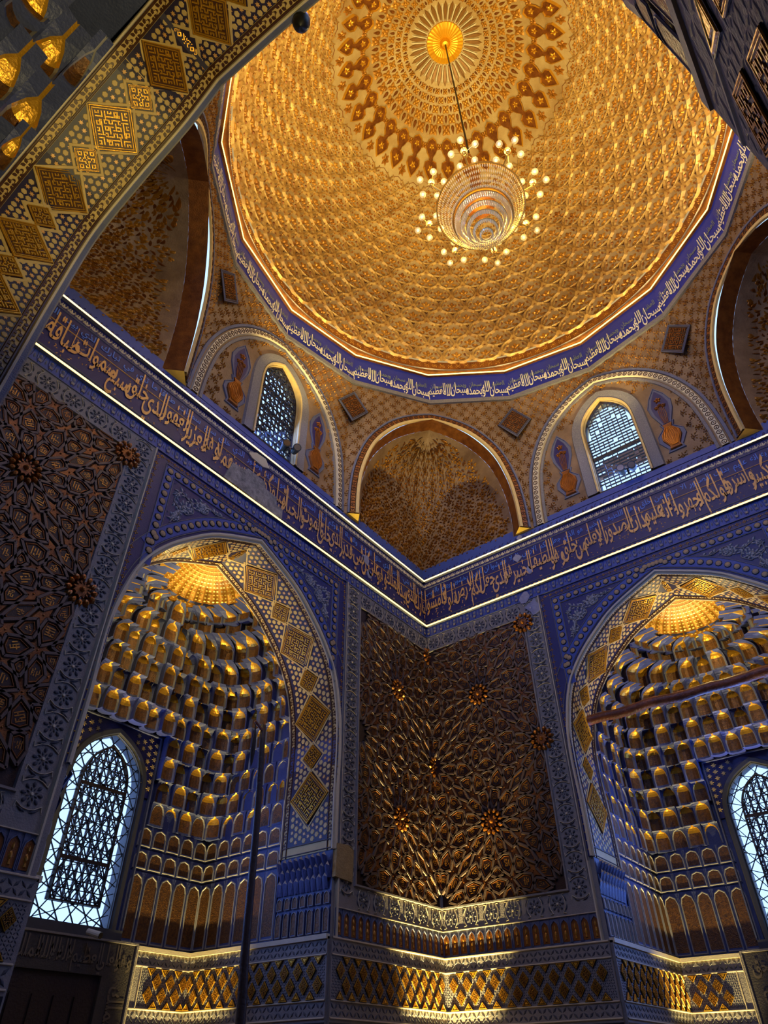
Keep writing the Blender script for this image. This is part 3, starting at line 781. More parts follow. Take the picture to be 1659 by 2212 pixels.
# ------------------------------------------------------------------ niches
KB = kufic_big(); KSM = kufic_small()
KUF_L = kufic_mesh('kufic_plaque', KB, .385, [UMBER, GOLD2, GOLD2], .022)
KUF_S = kufic_mesh('small_kufic_plaque', KSM, .195, [UMBER, GOLD2, GOLD2], .018)
def chain_mesh():
    b = MB()
    for k in range(4): b.prism(leaf(.008*cos(pi/4+k*pi/2), .008*sin(pi/4+k*pi/2), pi/4+k*pi/2, .05, .034, 3), 0, .006, .1, 0)
    b.prism(ngon(6, .012, .07, 0), 0, .006, .1, 0); b.strip([(.035, .035), (.05, .012), (.07, .012)], .006, 0, .005, 0); b.strip([(.035, -.035), (.05, -.012), (.07, -.012)], .006, 0, .005, 0)
    return b.build('flower_chain_link', None, [UMBER], mesh_only=True)
CHAIN = chain_mesh()
def soffit(parent, M, path, depth, nm, pairs=None):
    """patterned underside of an arch; path (u, v) in the wall frame M, depth away from the room"""
    L = [0]
    for i in range(1, len(path)): L.append(L[-1]+math.dist(path[i-1], path[i]))
    L = np.array(L); PU = np.array([p[0] for p in path]); PV = np.array([p[1] for p in path]); T = L[-1]
    NU = np.gradient(PV, L); NV = -np.gradient(PU, L)          # towards the inside of the opening
    l = np.hypot(NU, NV); NU /= l; NV /= l
    base = fmap(M)
    def mp(t, d, h):
        u = np.interp(t, L, PU); v = np.interp(t, L, PV); nu = np.interp(t, L, NU); nv = np.interp(t, L, NV)
        return base(u+nu*h, v+nv*h, -d)
    nt = len(path)*2
    b = MB(); b.rect(0, T, 0, depth, 0, None, 0, nt, 1); b.build('soffit_ground', mp, CREAM, parent)
    c = depth/2; hwid = depth/2-.13
    d0, d1 = c-hwid, c+hwid
    b = MB(); b.rect(.16, T-.16, d0, d1, .002, None, 0, nt, 1); b.build('soffit_blue_field', mp, mat('soffit_dark_field', (40, 34, 62), .5, 0, .2, 6), parent)
    b = MB()
    ts = [T*i/nt for i in range(nt+1)]
    for d, w, h in ((.03, .024, .014), (d0-.012, .02, .014), (d1+.012, .02, .014), (depth-.03, .024, .014)): b.strip([(t, d) for t in ts], w, 0, h, 0)
    for t in (.03, .15, T-.15, T-.03): b.strip([(t, .02), (t, depth-.02)], .018, 0, .012, 0)
    b.build('soffit_fillet', mp, UMBER, parent)
    b = MB(); b.strip([(t, .005) for t in ts], .035, 0, .03, 0); b.strip([(t, depth-.005) for t in ts], .03, 0, .025, 0); b.build('soffit_edge', mp, PALE, parent)
    def at(t, d, h=0.):
        f = lambda q: Vector(mp(np.array([q]), np.array([d]), np.array([h]))[0])
        o = f(t); x = (f(max(0, t-.05))-f(min(T, t+.05))).normalized(); y = Vector(M.to_3x3() @ Vector((0, 0, -1))); z = x.cross(y)
        return Matrix(((x.x, y.x, z.x, o.x), (x.y, y.y, z.y, o.y), (x.z, y.z, z.z, o.z), (0, 0, 0, 1)))
    for d in ((.03+d0)/2+.004, depth-((.03+d0)/2+.004)):
        n = round((T-.2)/.14)
        for i in range(n):
            o = bpy.data.objects.new('flower_chain_link', CHAIN); o.matrix_basis = at(.1+(i+.5)*(T-.2)/n, d, .002); link(o, parent)
    # diamonds, counted from the crown down either side
    tc = float(L[int(np.argmax(PV))]); seq = []
    for side, ln in ((-1, tc), (1, T-tc)):
        npair = max(3, round((ln-.18)/(2*hwid*1.47))); step = (ln-.18)/npair
        for i in range(npair):
            seq.append((tc+side*step*(i+.5), 'L', step))
            if i or side > 0: seq.append((tc+side*step*i, 'S', step))
    for (tt, ty, step) in seq:
        sc = hwid/.385
        o = bpy.data.objects.new('kufic_plaque' if ty == 'L' else 'small_kufic_plaque', KUF_L if ty == 'L' else KUF_S)
        kx = min(1., (step*.66/2)/(.385*sc)) if ty == 'L' else min(1., step*.34/2/(.195*sc))
        o.matrix_basis = at(tt, c, .003) @ Matrix.Diagonal((sc*kx, sc, 1.1, 1)); link(o, parent)
    cz = MB()
    for (tt, ty, step) in seq:
        if True:
            a_, b_ = (step*.33+.035, hwid+.0) if ty == 'L' else (step*.17+.03, hwid*.52+.03)
            P = [(tt-a_, c), (tt, c-b_), (tt+a_, c), (tt, c+b_)]; cz.strip(P, .03, .002, .010, 0, True, .7)
    cz.build('plaque_outline', mp, CREAM, parent)
    # hexagon and star filling of the triangular fields
    hx = MB(); r = .040*hwid/.385
    dx, dy = r*2.35, r*2.03
    j = 0; v = d0+r
    while v < d1:
        u = .2+(dx/2 if j % 2 else 0)
        while u < T-.2:
            ok = True
            for (tt, ty, step) in seq:
                if abs(u-tt) < step:
                    if ty == 'L': q = abs(u-tt)/(step*.33)+abs(v-c)/hwid
                    else: q = abs(u-tt)/(step*.17)+abs(v-c)/(hwid*.52)
                    if q < 1.10: ok = False
            if ok:
                if (j+round(u/dx)) % 3 == 2: 
                    st = []
                    for q in range(12): rr = r*(.9 if q % 2 == 0 else .45); st.append((u+rr*cos(q*pi/6), v+rr*sin(q*pi/6)))
                    hx.prism(st, .002, .006, .1, 0)
                else: hx.prism(ngon(6, r, u, v, pi/6), .002, .008, .14, 1)
            u += dx
        v += dy; j += 1
    hx.build('hexagon_tiles', mp, [OCHRE, CREAM], parent, kind='stuff')
    return mp, T, at

ZM0, ZM1, NT = 4.91, 8.45, 10               # stalactite tiers
def muq_cell_mesh(pl, pr, ql, qr, z0, z1, sc, fwd, rng):
    """one stalactite cell; pl/pr lower corners, ql/qr upper corners in (u, d), z0..z1, hollowed by sc, pushed forward by fwd"""
    cols = (-1.01, -1, -.86, -.74, -.4, 0, .4, .74, .86, 1, 1.01); rows = (0, .1, .35, .52, .66, .78, .88, .95, 1.0)
    V = []; F = []; Mi = []
    wid = math.dist(pl, pr); nx, ny = -(pr[1]-pl[1])/wid, (pr[0]-pl[0])/wid
    for t in rows:
        a = 1 if t < .52 else math.sqrt(max(0, 1-((t-.52)/.44)**1.5)) if t < .95 else 0
        g = 0 if t < .45 else 1-math.sqrt(max(0, 1-((t-.45)/.55)**2))
        for ci, c in enumerate(cols):
            ac = abs(c)
            x = c*a if ac <= .74 else (math.copysign(1, c) if ac >= 1 else math.copysign(.74*a+.12, c))
            s = (x+1)/2
            lo = (pl[0]+(pr[0]-pl[0])*s, pl[1]+(pr[1]-pl[1])*s); hi = (ql[0]+(qr[0]-ql[0])*s, ql[1]+(qr[1]-ql[1])*s)
            hol = sc*(1-x*x)*(1 if t < .52 else 1-g*.75)
            rim = .012 if ac == .86 else (-.006 if ac <= .74 else 0)
            back = .16 if ac > 1 else 0
            V.append((lo[0]+(hi[0]-lo[0])*g+nx*(hol-rim-fwd+back), lo[1]+(hi[1]-lo[1])*g+ny*(hol-rim-fwd+back), z0+(z1-z0)*t))
    n = len(cols); m = len(rows)
    for r in range(m-1):
        for c in range(n-1):
            F.append((r*n+c, r*n+c+1, (r+1)*n+c+1, (r+1)*n+c))
            Mi.append(0 if c in (0, n-2) else 3 if (rows[r] >= .66 and 2 <= c <= 7 and sc > .03) else 1 if (3 <= c <= 6 and r >= 1 and rows[r] < .86) else 2 if c in (2, 7) else 0)
    # lip on top and closing face below
    k = len(V)
    for c in range(n): x = V[(m-1)*n+c]; V.append((x[0]+nx*.22, x[1]+ny*.22, x[2]+.004))
    for c in range(n-1): F.append(((m-1)*n+c, (m-1)*n+c+1, k+c+1, k+c)); Mi.append(2)
    k = len(V)
    for c in range(n): x = V[c]; V.append((x[0]+nx*.14, x[1]+ny*.14, x[2]))
    for c in range(n-1): F.append((c, c+1, k+c+1, k+c)); Mi.append(0)
    return V, F, Mi
def contour(z, D, wf, d0):
    """plan of the vault at height z as a function of the angle 0..pi"""
    f = min(1, max(0, (z-ZM0)/(ZM1-ZM0))); p = 14*(1-f)**1.6+2.0; half = wf(z); Dz = D+(1.25+.93-D)*f**1.3
    def C(a):
        c, s = cos(a), max(0, sin(a)); k = (abs(c)**p+abs(s)**p)**(-1/p)
        return (half*k*c*1.0, d0+(Dz-d0)*k*s)
    return C
def raw_part(name, V, F, Mi, mp, mats, parent, smooth=False, **k):
    b = MB(); b.v = V; b.f = F; b.m = Mi; return b.build(name, mp, mats, parent, smooth=smooth, **k)
CELLB = mat('cell_blue_grey', (66, 74, 118), .5, .05, .3, 6, .3, 40)
CELLG = mat('cell_gilding', (128, 84, 36), .42, .4, .3, 24, .5, 60, rgb2=(66, 46, 34))
CELLP = mat('cell_edge', (150, 146, 140), .5, .1, .2, 6)
def flat_cell(parent, mp, u0, u1, v0, v1, style=0, name='niche_panel'):
    b = MB(); w = u1-u0; z = v1-v0; m = min(w*.10, .035); cx = (u0+u1)/2; h = .03
    sp = v1-min(w*.62, z*.45)
    path = [(u0+m, v0+m), (u0+m, sp), (u0+m+w*.10, sp+(v1-sp)*.52), (cx, v1-m*1.3), (u1-m-w*.10, sp+(v1-sp)*.52), (u1-m, sp), (u1-m, v0+m)]
    b.rect(u0+.004, u1-.004, v0+.004, v1-.004, 0, .008, 0)
    b.strip(path, m*.8, .008, .008+h*.5, 2, True); b.flat(shrink(path, m*.8), .011, 1)
    b.build(name, mp, [CELLB, CELLG, CELLP], parent)
def niche(nm, wallobj, M, label, path, wl_, wr_, D, bdepth, wf=hw, cx=0., windows=True, tiers=True, arange=(0, pi), sides=(1, -1), near=False):
    """niche recess behind a wall: side walls, back wall, panels, stalactite vault, fan half-dome, soffit"""
    par = empty(nm, kind='structure', label=label)
    base = fmap(M); d0 = bdepth
    deep = lambda u, v, h: base(u, h*0+v, h)           # (u, z, -depth)
    rec = lambda V0, V1, V2: base(V0, V2, -V1)         # (u, depth, z)
    shell = MB()
    for (u, s) in ((-wl_, 1), (wr_, -1)):
        u += math.copysign(.015, u); shell.v += [(u, 0, 0), (u, D+.03, 0), (u, D+.03, 9.6), (u, 0, 9.6)]; n = len(shell.v); shell.f.append((n-4, n-3, n-2, n-1)); shell.m.append(0)
    # side walls stop at the arch: outer part above the soffit is hidden by it
    hwn = .62
    for (u0, u1, z0, z1) in ((-wl_-.03, -hwn+cx, 0, 9.6), (hwn+cx, wr_+.03, 0, 9.6), (-hwn+cx, hwn+cx, 6.13, 9.6), (-hwn+cx, hwn+cx, 2.86, 3.42)):
        shell.v += [(u0, D+.01, z0), (u1, D+.01, z0), (u1, D+.01, z1), (u0, D+.01, z1)]; n = len(shell.v); shell.f.append((n-4, n-3, n-2, n-1)); shell.m.append(0)
    shell.v += [(-wl_, 0, 9.3), (wr_, 0, 9.3), (wr_, D, 9.3), (-wl_, D, 9.3)]; n = len(shell.v); shell.f.append((n-4, n-3, n-2, n-1)); shell.m.append(0)
    shell.build('recess_shell', rec, CELLB, par)
    mp, T, at = soffit(par, M, path, bdepth, nm)
    # lower panels: frames for right side wall, left side wall and back wall
    X = M.to_3x3()
    def fr(o, x): 
        return frame(M @ Vector(o), X @ Vector(x), X @ Vector((0, 1, 0)))
    FRr = fr((wr_, 0, -D), (0, 0, 1)); FRl = fr((-wl_, 0, 0), (0, 0, -1)); FRb = fr((0, 0, -D), (1, 0, 0))
    for side, Fm in ((1, FRr), (-1, FRl)):
        if side not in sides: continue
        if near: Fm = Fm @ ZSC(.25)
        mps = fmap(Fm); PET_H[0] = 1.
        # u on the right wall runs from the inner corner (0) to the opening (D); on the left wall the other way round
        dado(par, Fm, 0, D, .14, H=.045, lz=1.)
        b = MB(); b.rect(0, D, ZS-.03, ZS+.03, 0, .075, 0); b.build('shelf', mps, PALE, par)
        i0, i1 = (0, D-d0) if side > 0 else (d0, D); n = 6
        for i in range(n):
            a, c = i0+(i1-i0)*i/n, i0+(i1-i0)*(i+1)/n
            flat_cell(par, mps, a, c, ZS+.04, 4.24, 1, 'tall_panel'); flat_cell(par, mps, a, c, 4.26, 4.56, 0, 'arched_panel'); flat_cell(par, mps, a, c, 4.58, ZM0, 0, 'arched_panel')
        j0, j1 = (D-d0, D) if side > 0 else (0, d0); n = 7
        for i in range(n):
            a, c = j0+(j1-j0)*(i+.1)/n, j0+(j1-j0)*(i+.9)/n
            flat_cell(par, mps, a, c, ZS+.05, 3.62, 0, 'slender_panel'); flat_cell(par, mps, a, c, 3.64, 3.82, 0, 'slender_panel')
        for r, z in enumerate((3.84, 3.98, 4.12)):
            nn = 9
            for i in range(nn):
                o = .5 if r % 2 else 0
                a, c = j0+(j1-j0)*(i+o)/(nn+.5), j0+(j1-j0)*(i+o+.9)/(nn+.5); q = MB(); w = c-a; mm = (a+c)/2; p = .03+.022*r
                q.v = [(a, z, 0), (mm, z, p*.6), (c, z, 0), (a, z+.15, p), (mm, z+.17, p*1.5), (c, z+.15, p), (mm, z+.215, p*.8)]
                q.f = [(0, 1, 4, 3), (1, 2, 5, 4), (3, 4, 6), (4, 5, 6)]; q.m = [0, 0, 1, 1]
                q.build('small_stalactite', mps, [CELLB, CELLP], par)
    mpb = fmap(FRb)
    for sg, lo, hi in ((-1, -wl_, cx-1.17), (1, cx+1.17, wr_)):
        dado(par, FRb, lo, hi, .1, sg > 0, sg < 0)
        b = MB(); b.rect(lo, hi, ZS-.03, ZS+.03, 0, .075, 0); b.build('shelf', mpb, PALE, par)
        e0, e1 = (lo, cx-.78) if sg < 0 else (cx+.78, hi); n = 5
        for i in range(n):
            a, c = e0+(e1-e0)*i/n, e0+(e1-e0)*(i+1)/n
            flat_cell(par, mpb, a, c, ZS+.04, 4.24, 1, 'tall_panel'); flat_cell(par, mpb, a, c, 4.26, 4.56, 0, 'arched_panel'); flat_cell(par, mpb, a, c, 4.58, ZM0, 0, 'arched_panel')
    # stalactite tiers
    dz = (ZM1-ZM0)/NT
    CS = [contour(ZM0+k*dz, D-.02, lambda z: wf(z)-.02, d0) for k in range(NT+1)]
    rng = random.Random(3)
    for k in range(NT):
        C0, C1 = CS[k], CS[k+1]
        aa = np.linspace(0, pi, 241); P = np.array([C0(a) for a in aa]); L = np.r_[0, np.cumsum(np.hypot(*np.diff(P, axis=0).T))]
        n = max(9, round(L[-1]/.30)); n += (n+k) % 2
        off = .5 if k % 2 else 0
        bd = [0]+[(i+off)/n*L[-1] for i in range(1-int(off > 0), n) if (i+off) > .2]+[L[-1]]
        an = [float(np.interp(x, L, aa)) for x in bd]
        z0, z1 = ZM0+k*dz, ZM0+(k+1)*dz
        for i in range(len(an)-1):
            a0, a1 = an[i], an[i+1]; mid = (a0+a1)/2
            if not (arange[0] <= mid <= arange[1]): continue
            pr, pl, qr, ql = C0(a0), C0(a1), C1(a0), C1(a1)
            if z0 < 6.3 and abs(C0(mid)[0]) < .86 and C0(mid)[1] > D-.5: continue
            ov = math.dist(C0(mid), C1(mid)); w = math.dist(pl, pr)
            sc = min(.35*w, .02+ov*.9) if (i+k) % 3 else min(.2*w, .01+ov*.4)
            fwd = min(.11, ov*1.2) if (i+k) % 2 else 0.
            V, F, Mi = muq_cell_mesh((pl[0], pl[1]), (pr[0], pr[1]), ql, qr, z0, z1, sc, fwd, rng)
            V = [(x+cx*0, d, z) for x, d, z in V]
            raw_part('stalactite_cell', V, F, Mi, rec, [CELLB, CELLG, CELLP, GOLD2], par)
    # fan half-dome
    b = MB(); nf, nr = 17, 9; ax = (0, 1.22, 9.02)
    g = {}
    for i in range(nf*4+1):
        th = pi*i/(nf*4); fl = .035*abs(sin(nf*th))
        for j in range(nr+1):
            t = j/nr; r = .96*sin(t*pi/2)-fl*t; zz = ZM1+.02+(ax[2]-ZM1-.02)*cos(t*pi/2)
            g[i, j] = len(b.v); b.v.append((r*cos(th), ax[1]+r*sin(th)*1.0, zz))
    for i in range(nf*4):
        for j in range(nr): b.f.append((g[i, j], g[i+1, j], g[i+1, j+1], g[i, j+1])); b.m.append(0)
    b.build('fan_vault', rec, mat('fan_gold', (196, 136, 40), .4, .4, .2, 6, .2, 60), par)
    b = MB()
    for i in range(nf):
        for q in (-.28, .28):
            th = pi*(i+.5+q)/nf
            for j in range(3, 15):
                t = j/15; r = .955*sin(t*pi/2)-.03*t; zz = ZM1+.02+(ax[2]-ZM1-.02)*cos(t*pi/2)-.008; s = .016+.010*t
                c = (r*cos(th), ax[1]+r*sin(th), zz); n = len(b.v); tx, ty = -sin(th), cos(th); rx, ry = cos(th)*cos(t*pi/2), sin(th)*cos(t*pi/2)
                for q2 in range(6):
                    aa = q2*pi/3; b.v.append((c[0]+s*(tx*cos(aa)+rx*sin(aa)), c[1]+s*(ty*cos(aa)+ry*sin(aa)), c[2]-s*.5*sin(aa)*sin(t*pi/2)))
                b.f.append(tuple(range(n, n+6))); b.m.append(0)
    b.build('gilded_dots', rec, mat('bright_dot', (250, 216, 110), .35, .35, .05, 5), par, kind='stuff')
    # hood ring of pointed cells under the fan
    for i in range(11):
        a0, a1 = pi*i/11, pi*(i+1)/11; R = .95
        if not (arange[0] <= (a0+a1)/2 <= arange[1]): continue
        pt = lambda a, r: (r*cos(a), 1.22+r*sin(a))
        V, F, Mi = muq_cell_mesh(pt(a1, R+.07), pt(a0, R+.07), pt(a1, R-.08), pt(a0, R-.08), ZM1-.18, ZM1+.12, .05, 0, rng)
        raw_part('stalactite_cell', V, F, Mi, rec, [CELLB, CELLG, CELLP, GOLD2], par)
    # recess fill between soffit and vault
    b = MB(); pth = [p for p in path if p[1] > 4.9]
    for i in range(len(pth)-1):
        p, q = pth[i], pth[i+1]; n = len(b.v)
        b.v += [(p[0], d0, p[1]), (q[0], d0, q[1]), (q[0]*1.12, d0+.01, q[1]+.35), (p[0]*1.12, d0+.01, p[1]+.35)]; b.f.append((n, n+1, n+2, n+3)); b.m.append(0)
    b.build('soffit_back', rec, CELLB, par)
    return par, FRb, rec

NLEFT, FBL, RECL = niche('wall_left_niche', wl, WALL['left'], 'deep niche of the left wall with gilded stalactite vault', ARCH, W, W, 2.9, 1.09)
NBACK, FBB, RECB = niche('wall_back_niche', wb, WALL['back'], 'deep niche of the facing wall with gilded stalactite vault', ARCH, W, W, 2.9, 1.09)

# niche over the camera
NEARM = frame((0, -5.185, 0), (-1, 0, 0), (0, 0, 1))
_nl = interp([(-2.08, 4.36), (-2.10, 5.3), (-2.10, 6.1), (-2.07, 6.9), (-1.93, 7.8), (-1.42, 8.29), (-.86, 8.62), (-.50, 9.12)], 5)
_nr = interp([(-.50, 9.12), (.10, 8.93), (.66, 8.70), (1.25, 8.35), (1.8, 7.75), (2.15, 6.95), (2.33, 6.1), (2.36, 5.2), (2.36, 4.36)], 5)
NPATH = [(-p[0], p[1]) for p in reversed(_nl[:-1]+_nr)]        # local u runs towards -x
def hwn_(z): return 2.12 if z < 6.5 else max(.9, hw(z))
NNEAR, FBN, RECN = niche('wall_front_niche', None, NEARM, 'niche overhead framing the view with a band of square script plaques', NPATH, 2.36, 2.10, 2.9, .80, hwn_, sides=(-1, 1), near=True)
b = MB()
npth = [(-2.36, 0)]+NPATH+[(2.10, 0)]
b.rect(-A, -2.36, 0, ZU, 0); b.rect(2.10, A, 0, ZU, 0)
for i in range(len(NPATH)-1): p, q = NPATH[i], NPATH[i+1]; b.flat([p, q, (q[0], ZU), (p[0], ZU)], 0)
wf_ = b.build('wall_front', fmap(NEARM), STEEL, kind='structure', label='near wall around the overhead arch')
b = MB()
for i in range(len(NPATH)-1):
    p, q = NPATH[i], NPATH[i+1]; n = len(b.v); b.v += [(p[0], p[1], 0), (q[0], q[1], 0), (q[0]*1.0, q[1], .05), (p[0], p[1], .05)]; b.f.append((n, n+1, n+2, n+3)); b.m.append(0)
b.build('blue_reveal', fmap(NEARM), STEEL, wf_)
b = MB()
for i in range(len(NPATH)-1):
    p, q = NPATH[i], NPATH[i+1]; n = len(b.v); o = .96
    b.v += [(p[0], p[1], .05), (q[0], q[1], .05), (q[0], q[1], .062), (p[0], p[1], .062)]; b.f.append((n, n+1, n+2, n+3)); b.m.append(0)
b.build('pale_edge', fmap(NEARM), GREY, wf_)
# ------------------------------------------------------------------ gilded relief motifs
def rot(P, a, x=0, y=0, s=1): c, q = cos(a)*s, sin(a)*s; return [(x+p[0]*c-p[1]*q, y+p[0]*q+p[1]*c) for p in P]
def motif_a():
    """palmette repeat in a unit cell: (polygon, height, material)"""
    out = []
    for a, L, w in ((pi/2, .30, .17), (pi/2+.95, .24, .11), (pi/2-.95, .24, .11)): out.append((leaf(0, -.04, a, L, w, 3), .055, 1))
    for sg in (-1, 1):
        out.append((leaf(sg*.06, -.10, pi/2-sg*1.9, .26, .11, 4, -sg*.06), .05, 1))
        out.append((leaf(sg*.34, -.02, pi/2-sg*(-.35), .22, .08, 3, sg*.03), .04, 0))
        out.append((ngon(6, .035, sg*.22, .30), .04, 1))
    out.append((leaf(0, -.42, pi/2, .22, .15, 3), .05, 1)); out.append((ngon(8, .05, 0, -.07), .065, 1))
    return out
def motif_b():
    """six-petal flower repeat"""
    out = []
    for k in range(6): out.append((leaf(.05*cos(k*pi/3), .05*sin(k*pi/3), k*pi/3, .20, .13, 3), .05, 1))
    out.append((ngon(6, .05), .06, 0))
    for k in range(4):
        a = pi/4+k*pi/2
        out.append((leaf(.30*cos(a), .30*sin(a), a+1.5, .26, .10, 4, .05), .045, 1)); out.append((leaf(.33*cos(a), .33*sin(a), a-1.2, .22, .09, 3, -.04), .045, 0))
        out.append((leaf(.55*cos(a), .55*sin(a), a, .12, .12, 3), .04, 1))
    return out
def motif_c():
    """small rosette with four buds"""
    out = []
    for k in range(8): out.append((leaf(.06*cos(k*pi/4), .06*sin(k*pi/4), k*pi/4, .16, .10, 2), .05, 1))
    for k in range(4):
        a = k*pi/2; out.append((leaf(.34*cos(a), .34*sin(a), a+pi, .12, .12, 3), .045, 0)); out.append((leaf(.36*cos(a), .36*sin(a), a, .13, .10, 3), .04, 1))
        out.append((leaf(.30*cos(a+pi/4), .30*sin(a+pi/4), a+pi/4, .28, .12, 3), .05, 1))
    return out
MA, MBM, MC = motif_a(), motif_b(), motif_c()
def stamp(b, mot, x, y, sx, sy, hs, a=0, ok=None):
    for P, h, m in mot:
        Q = rot(P, a); Q = [(x+p[0]*sx, y+p[1]*sy) for p in Q]
        if ok and not all(ok(*q) for q in Q): continue
        b.bulge(Q, .001, h*hs, m, .5)

# ------------------------------------------------------------------ zone of transition: octagon below, sixteen sides above
ZB = 14.87; H8 = A*math.tan(pi/8); R16 = A/cos(pi/16)
def face_map(k):
    f = k*pi/4; c, s = cos(f), sin(f)
    def mp(u, v, h):
        t = np.clip((v-ZU)/(ZB-ZU), 0, 1)**2; lat = u*(1-.058*t)
        Rt = R16-(R16-R16*cos(pi/8))*np.abs(u)/H8; rad = A+(Rt-A)*t-h
        return np.stack([rad*c+lat*s, rad*s-lat*c, v], 1)
    return mp
def hull_fun(path):
    """v on an arch path as a function of |u| (path from foot to crown)"""
    us = [p[0] for p in reversed(path)]; vs_ = [p[1] for p in reversed(path)]
    return lambda u: float(np.interp(abs(u), us, vs_))
def half_path(pts, n=4): return interp(pts, n)
def full(path): return [(-p[0], p[1]) for p in path]+[(p[0], p[1]) for p in reversed(path[:-1])]
WIN_P = half_path([(.54, 11.08), (.54, 12.2), (.54, 12.8), (.47, 13.15), (.28, 13.44), (0, 13.68)])
SQ_P = half_path([(1.75, 10.9), (1.74, 11.6), (1.66, 12.3), (1.42, 13.05), (1.0, 13.6), (.55, 13.92), (0, 14.15)])
FR_P = half_path([(1.96, 10.92), (1.93, 11.6), (1.82, 12.4), (1.55, 13.1), (1.15, 13.65), (.6, 14.1), (0, 14.42)])
def cols_between(b, us, lo, hi, nv, h=0., m=0):
    for i in range(len(us)-1):
        a, c = us[i], us[i+1]
        for j in range(nv):
            q = lambda u, t: (u, lo(u)+(hi(u)-lo(u))*t, h)
            n = len(b.v); b.v += [q(a, j/nv), q(c, j/nv), q(c, (j+1)/nv), q(a, (j+1)/nv)]; b.f.append((n, n+1, n+2, n+3)); b.m.append(m)
DRUM = empty('wall_drum', kind='structure', label='gilded zone of arches below the dome with windows and squinches')
K = lambda z: (lambda u: z)
def vase_mesh():
    b = MB()
    top = [(0, 1.02), (.11, .80), (.17, .58), (.15, .36), (.05, .0), (-.05, .0), (-.15, .36), (-.17, .58), (-.11, .80)]
    body = [(-.10, 0), (.10, 0), (.07, -.10), (.19, -.26), (.20, -.40), (.10, -.62), (.12, -.70), (-.12, -.70), (-.10, -.62), (-.20, -.40), (-.19, -.26), (-.07, -.10)]
    o1 = [(x*1.42, y*1.10-.02) for x, y in top]; b.prism(o1, 0, .012, .02, 0); b.strip(o1, .03, 0, .03, 0, True)
    b.flat([(x*1.05, y) for x, y in top], .016, 1)
    o2 = [(x*1.35, y*1.1+.03) for x, y in body]; b.prism(o2, 0, .014, .02, 0); b.strip(o2, .026, 0, .028, 0, True)
    for k in range(-2, 3): b.strip([(k*.018, .02), (k*.035, .3), (k*.03, .5)], .016, .016, .034, 2)
    for (x, y, r) in ((0, .72, .085), (-.07, .52, .06), (.07, .52, .06), (0, .56, .05)):
        for q in range(5): b.bulge(leaf(x, y, q*2*pi/5+pi/2, r, r*.7, 3), .016, .055, 3)
    b.prism([(x, y) for x, y in body], .014, .05, .06, 2)
    for k in range(-4, 5): b.strip([(k*.014, -.62), (k*.042, -.38), (k*.036, -.26), (k*.015, -.11)], .016, .05, .066, 3)
    return b.build('vase_motif', None, [STEEL, NAVY, GOLDD, BRASS], mesh_only=True)
VASE = vase_mesh()
def face_frame(k, z=0.):
    f = k*pi/4; return frame((A*cos(f), A*sin(f), 0), (sin(f), -cos(f), 0), (0, 0, 1))
FRAME_G = mat('grey_patterned_frame', (142, 136, 130), .6, 0, .5, 60, .6, 90, rgb2=(86, 84, 92))
def frames_on(mp, path, parts):
    """concentric mouldings along an arch path: (offset, width, height, material, name)"""
    for off, w, h, m, nm in parts:
        b = MB(); b.strip(arch_offset(full(path), off), w, 0, h, 0, False, .8); b.build(nm, mp, m, DRUM)
RING = None
def ring_bead():
    b = MB(); b.strip(ngon(10, .045), .016, 0, .012, 0, True); b.bulge(ngon(6, .016), 0, .012, 0)
    return b.build('ring_bead', None, [UMBER], mesh_only=True)
RING = ring_bead()
def place_on(mp, me, name, u, v, h, a, parent, sc=1.):
    e = .02
    q = lambda uu, vv: Vector(mp(np.array([uu]), np.array([vv]), np.array([h]))[0])
    o = q(u, v); x = (q(u+e*cos(a), v+e*sin(a))-o).normalized(); y = (q(u-e*sin(a), v+e*cos(a))-o).normalized(); z = x.cross(y).normalized(); y = z.cross(x)
    ob = bpy.data.objects.new(name, me); ob.matrix_basis = Matrix(((x.x, y.x, z.x, o.x), (x.y, y.y, z.y, o.y), (x.z, y.z, z.z, o.z), (0, 0, 0, 1))) @ Matrix.Diagonal((sc, sc, sc, 1))
    return link(ob, parent)
VISIBLE = (1, 2, 3, 4, 5)
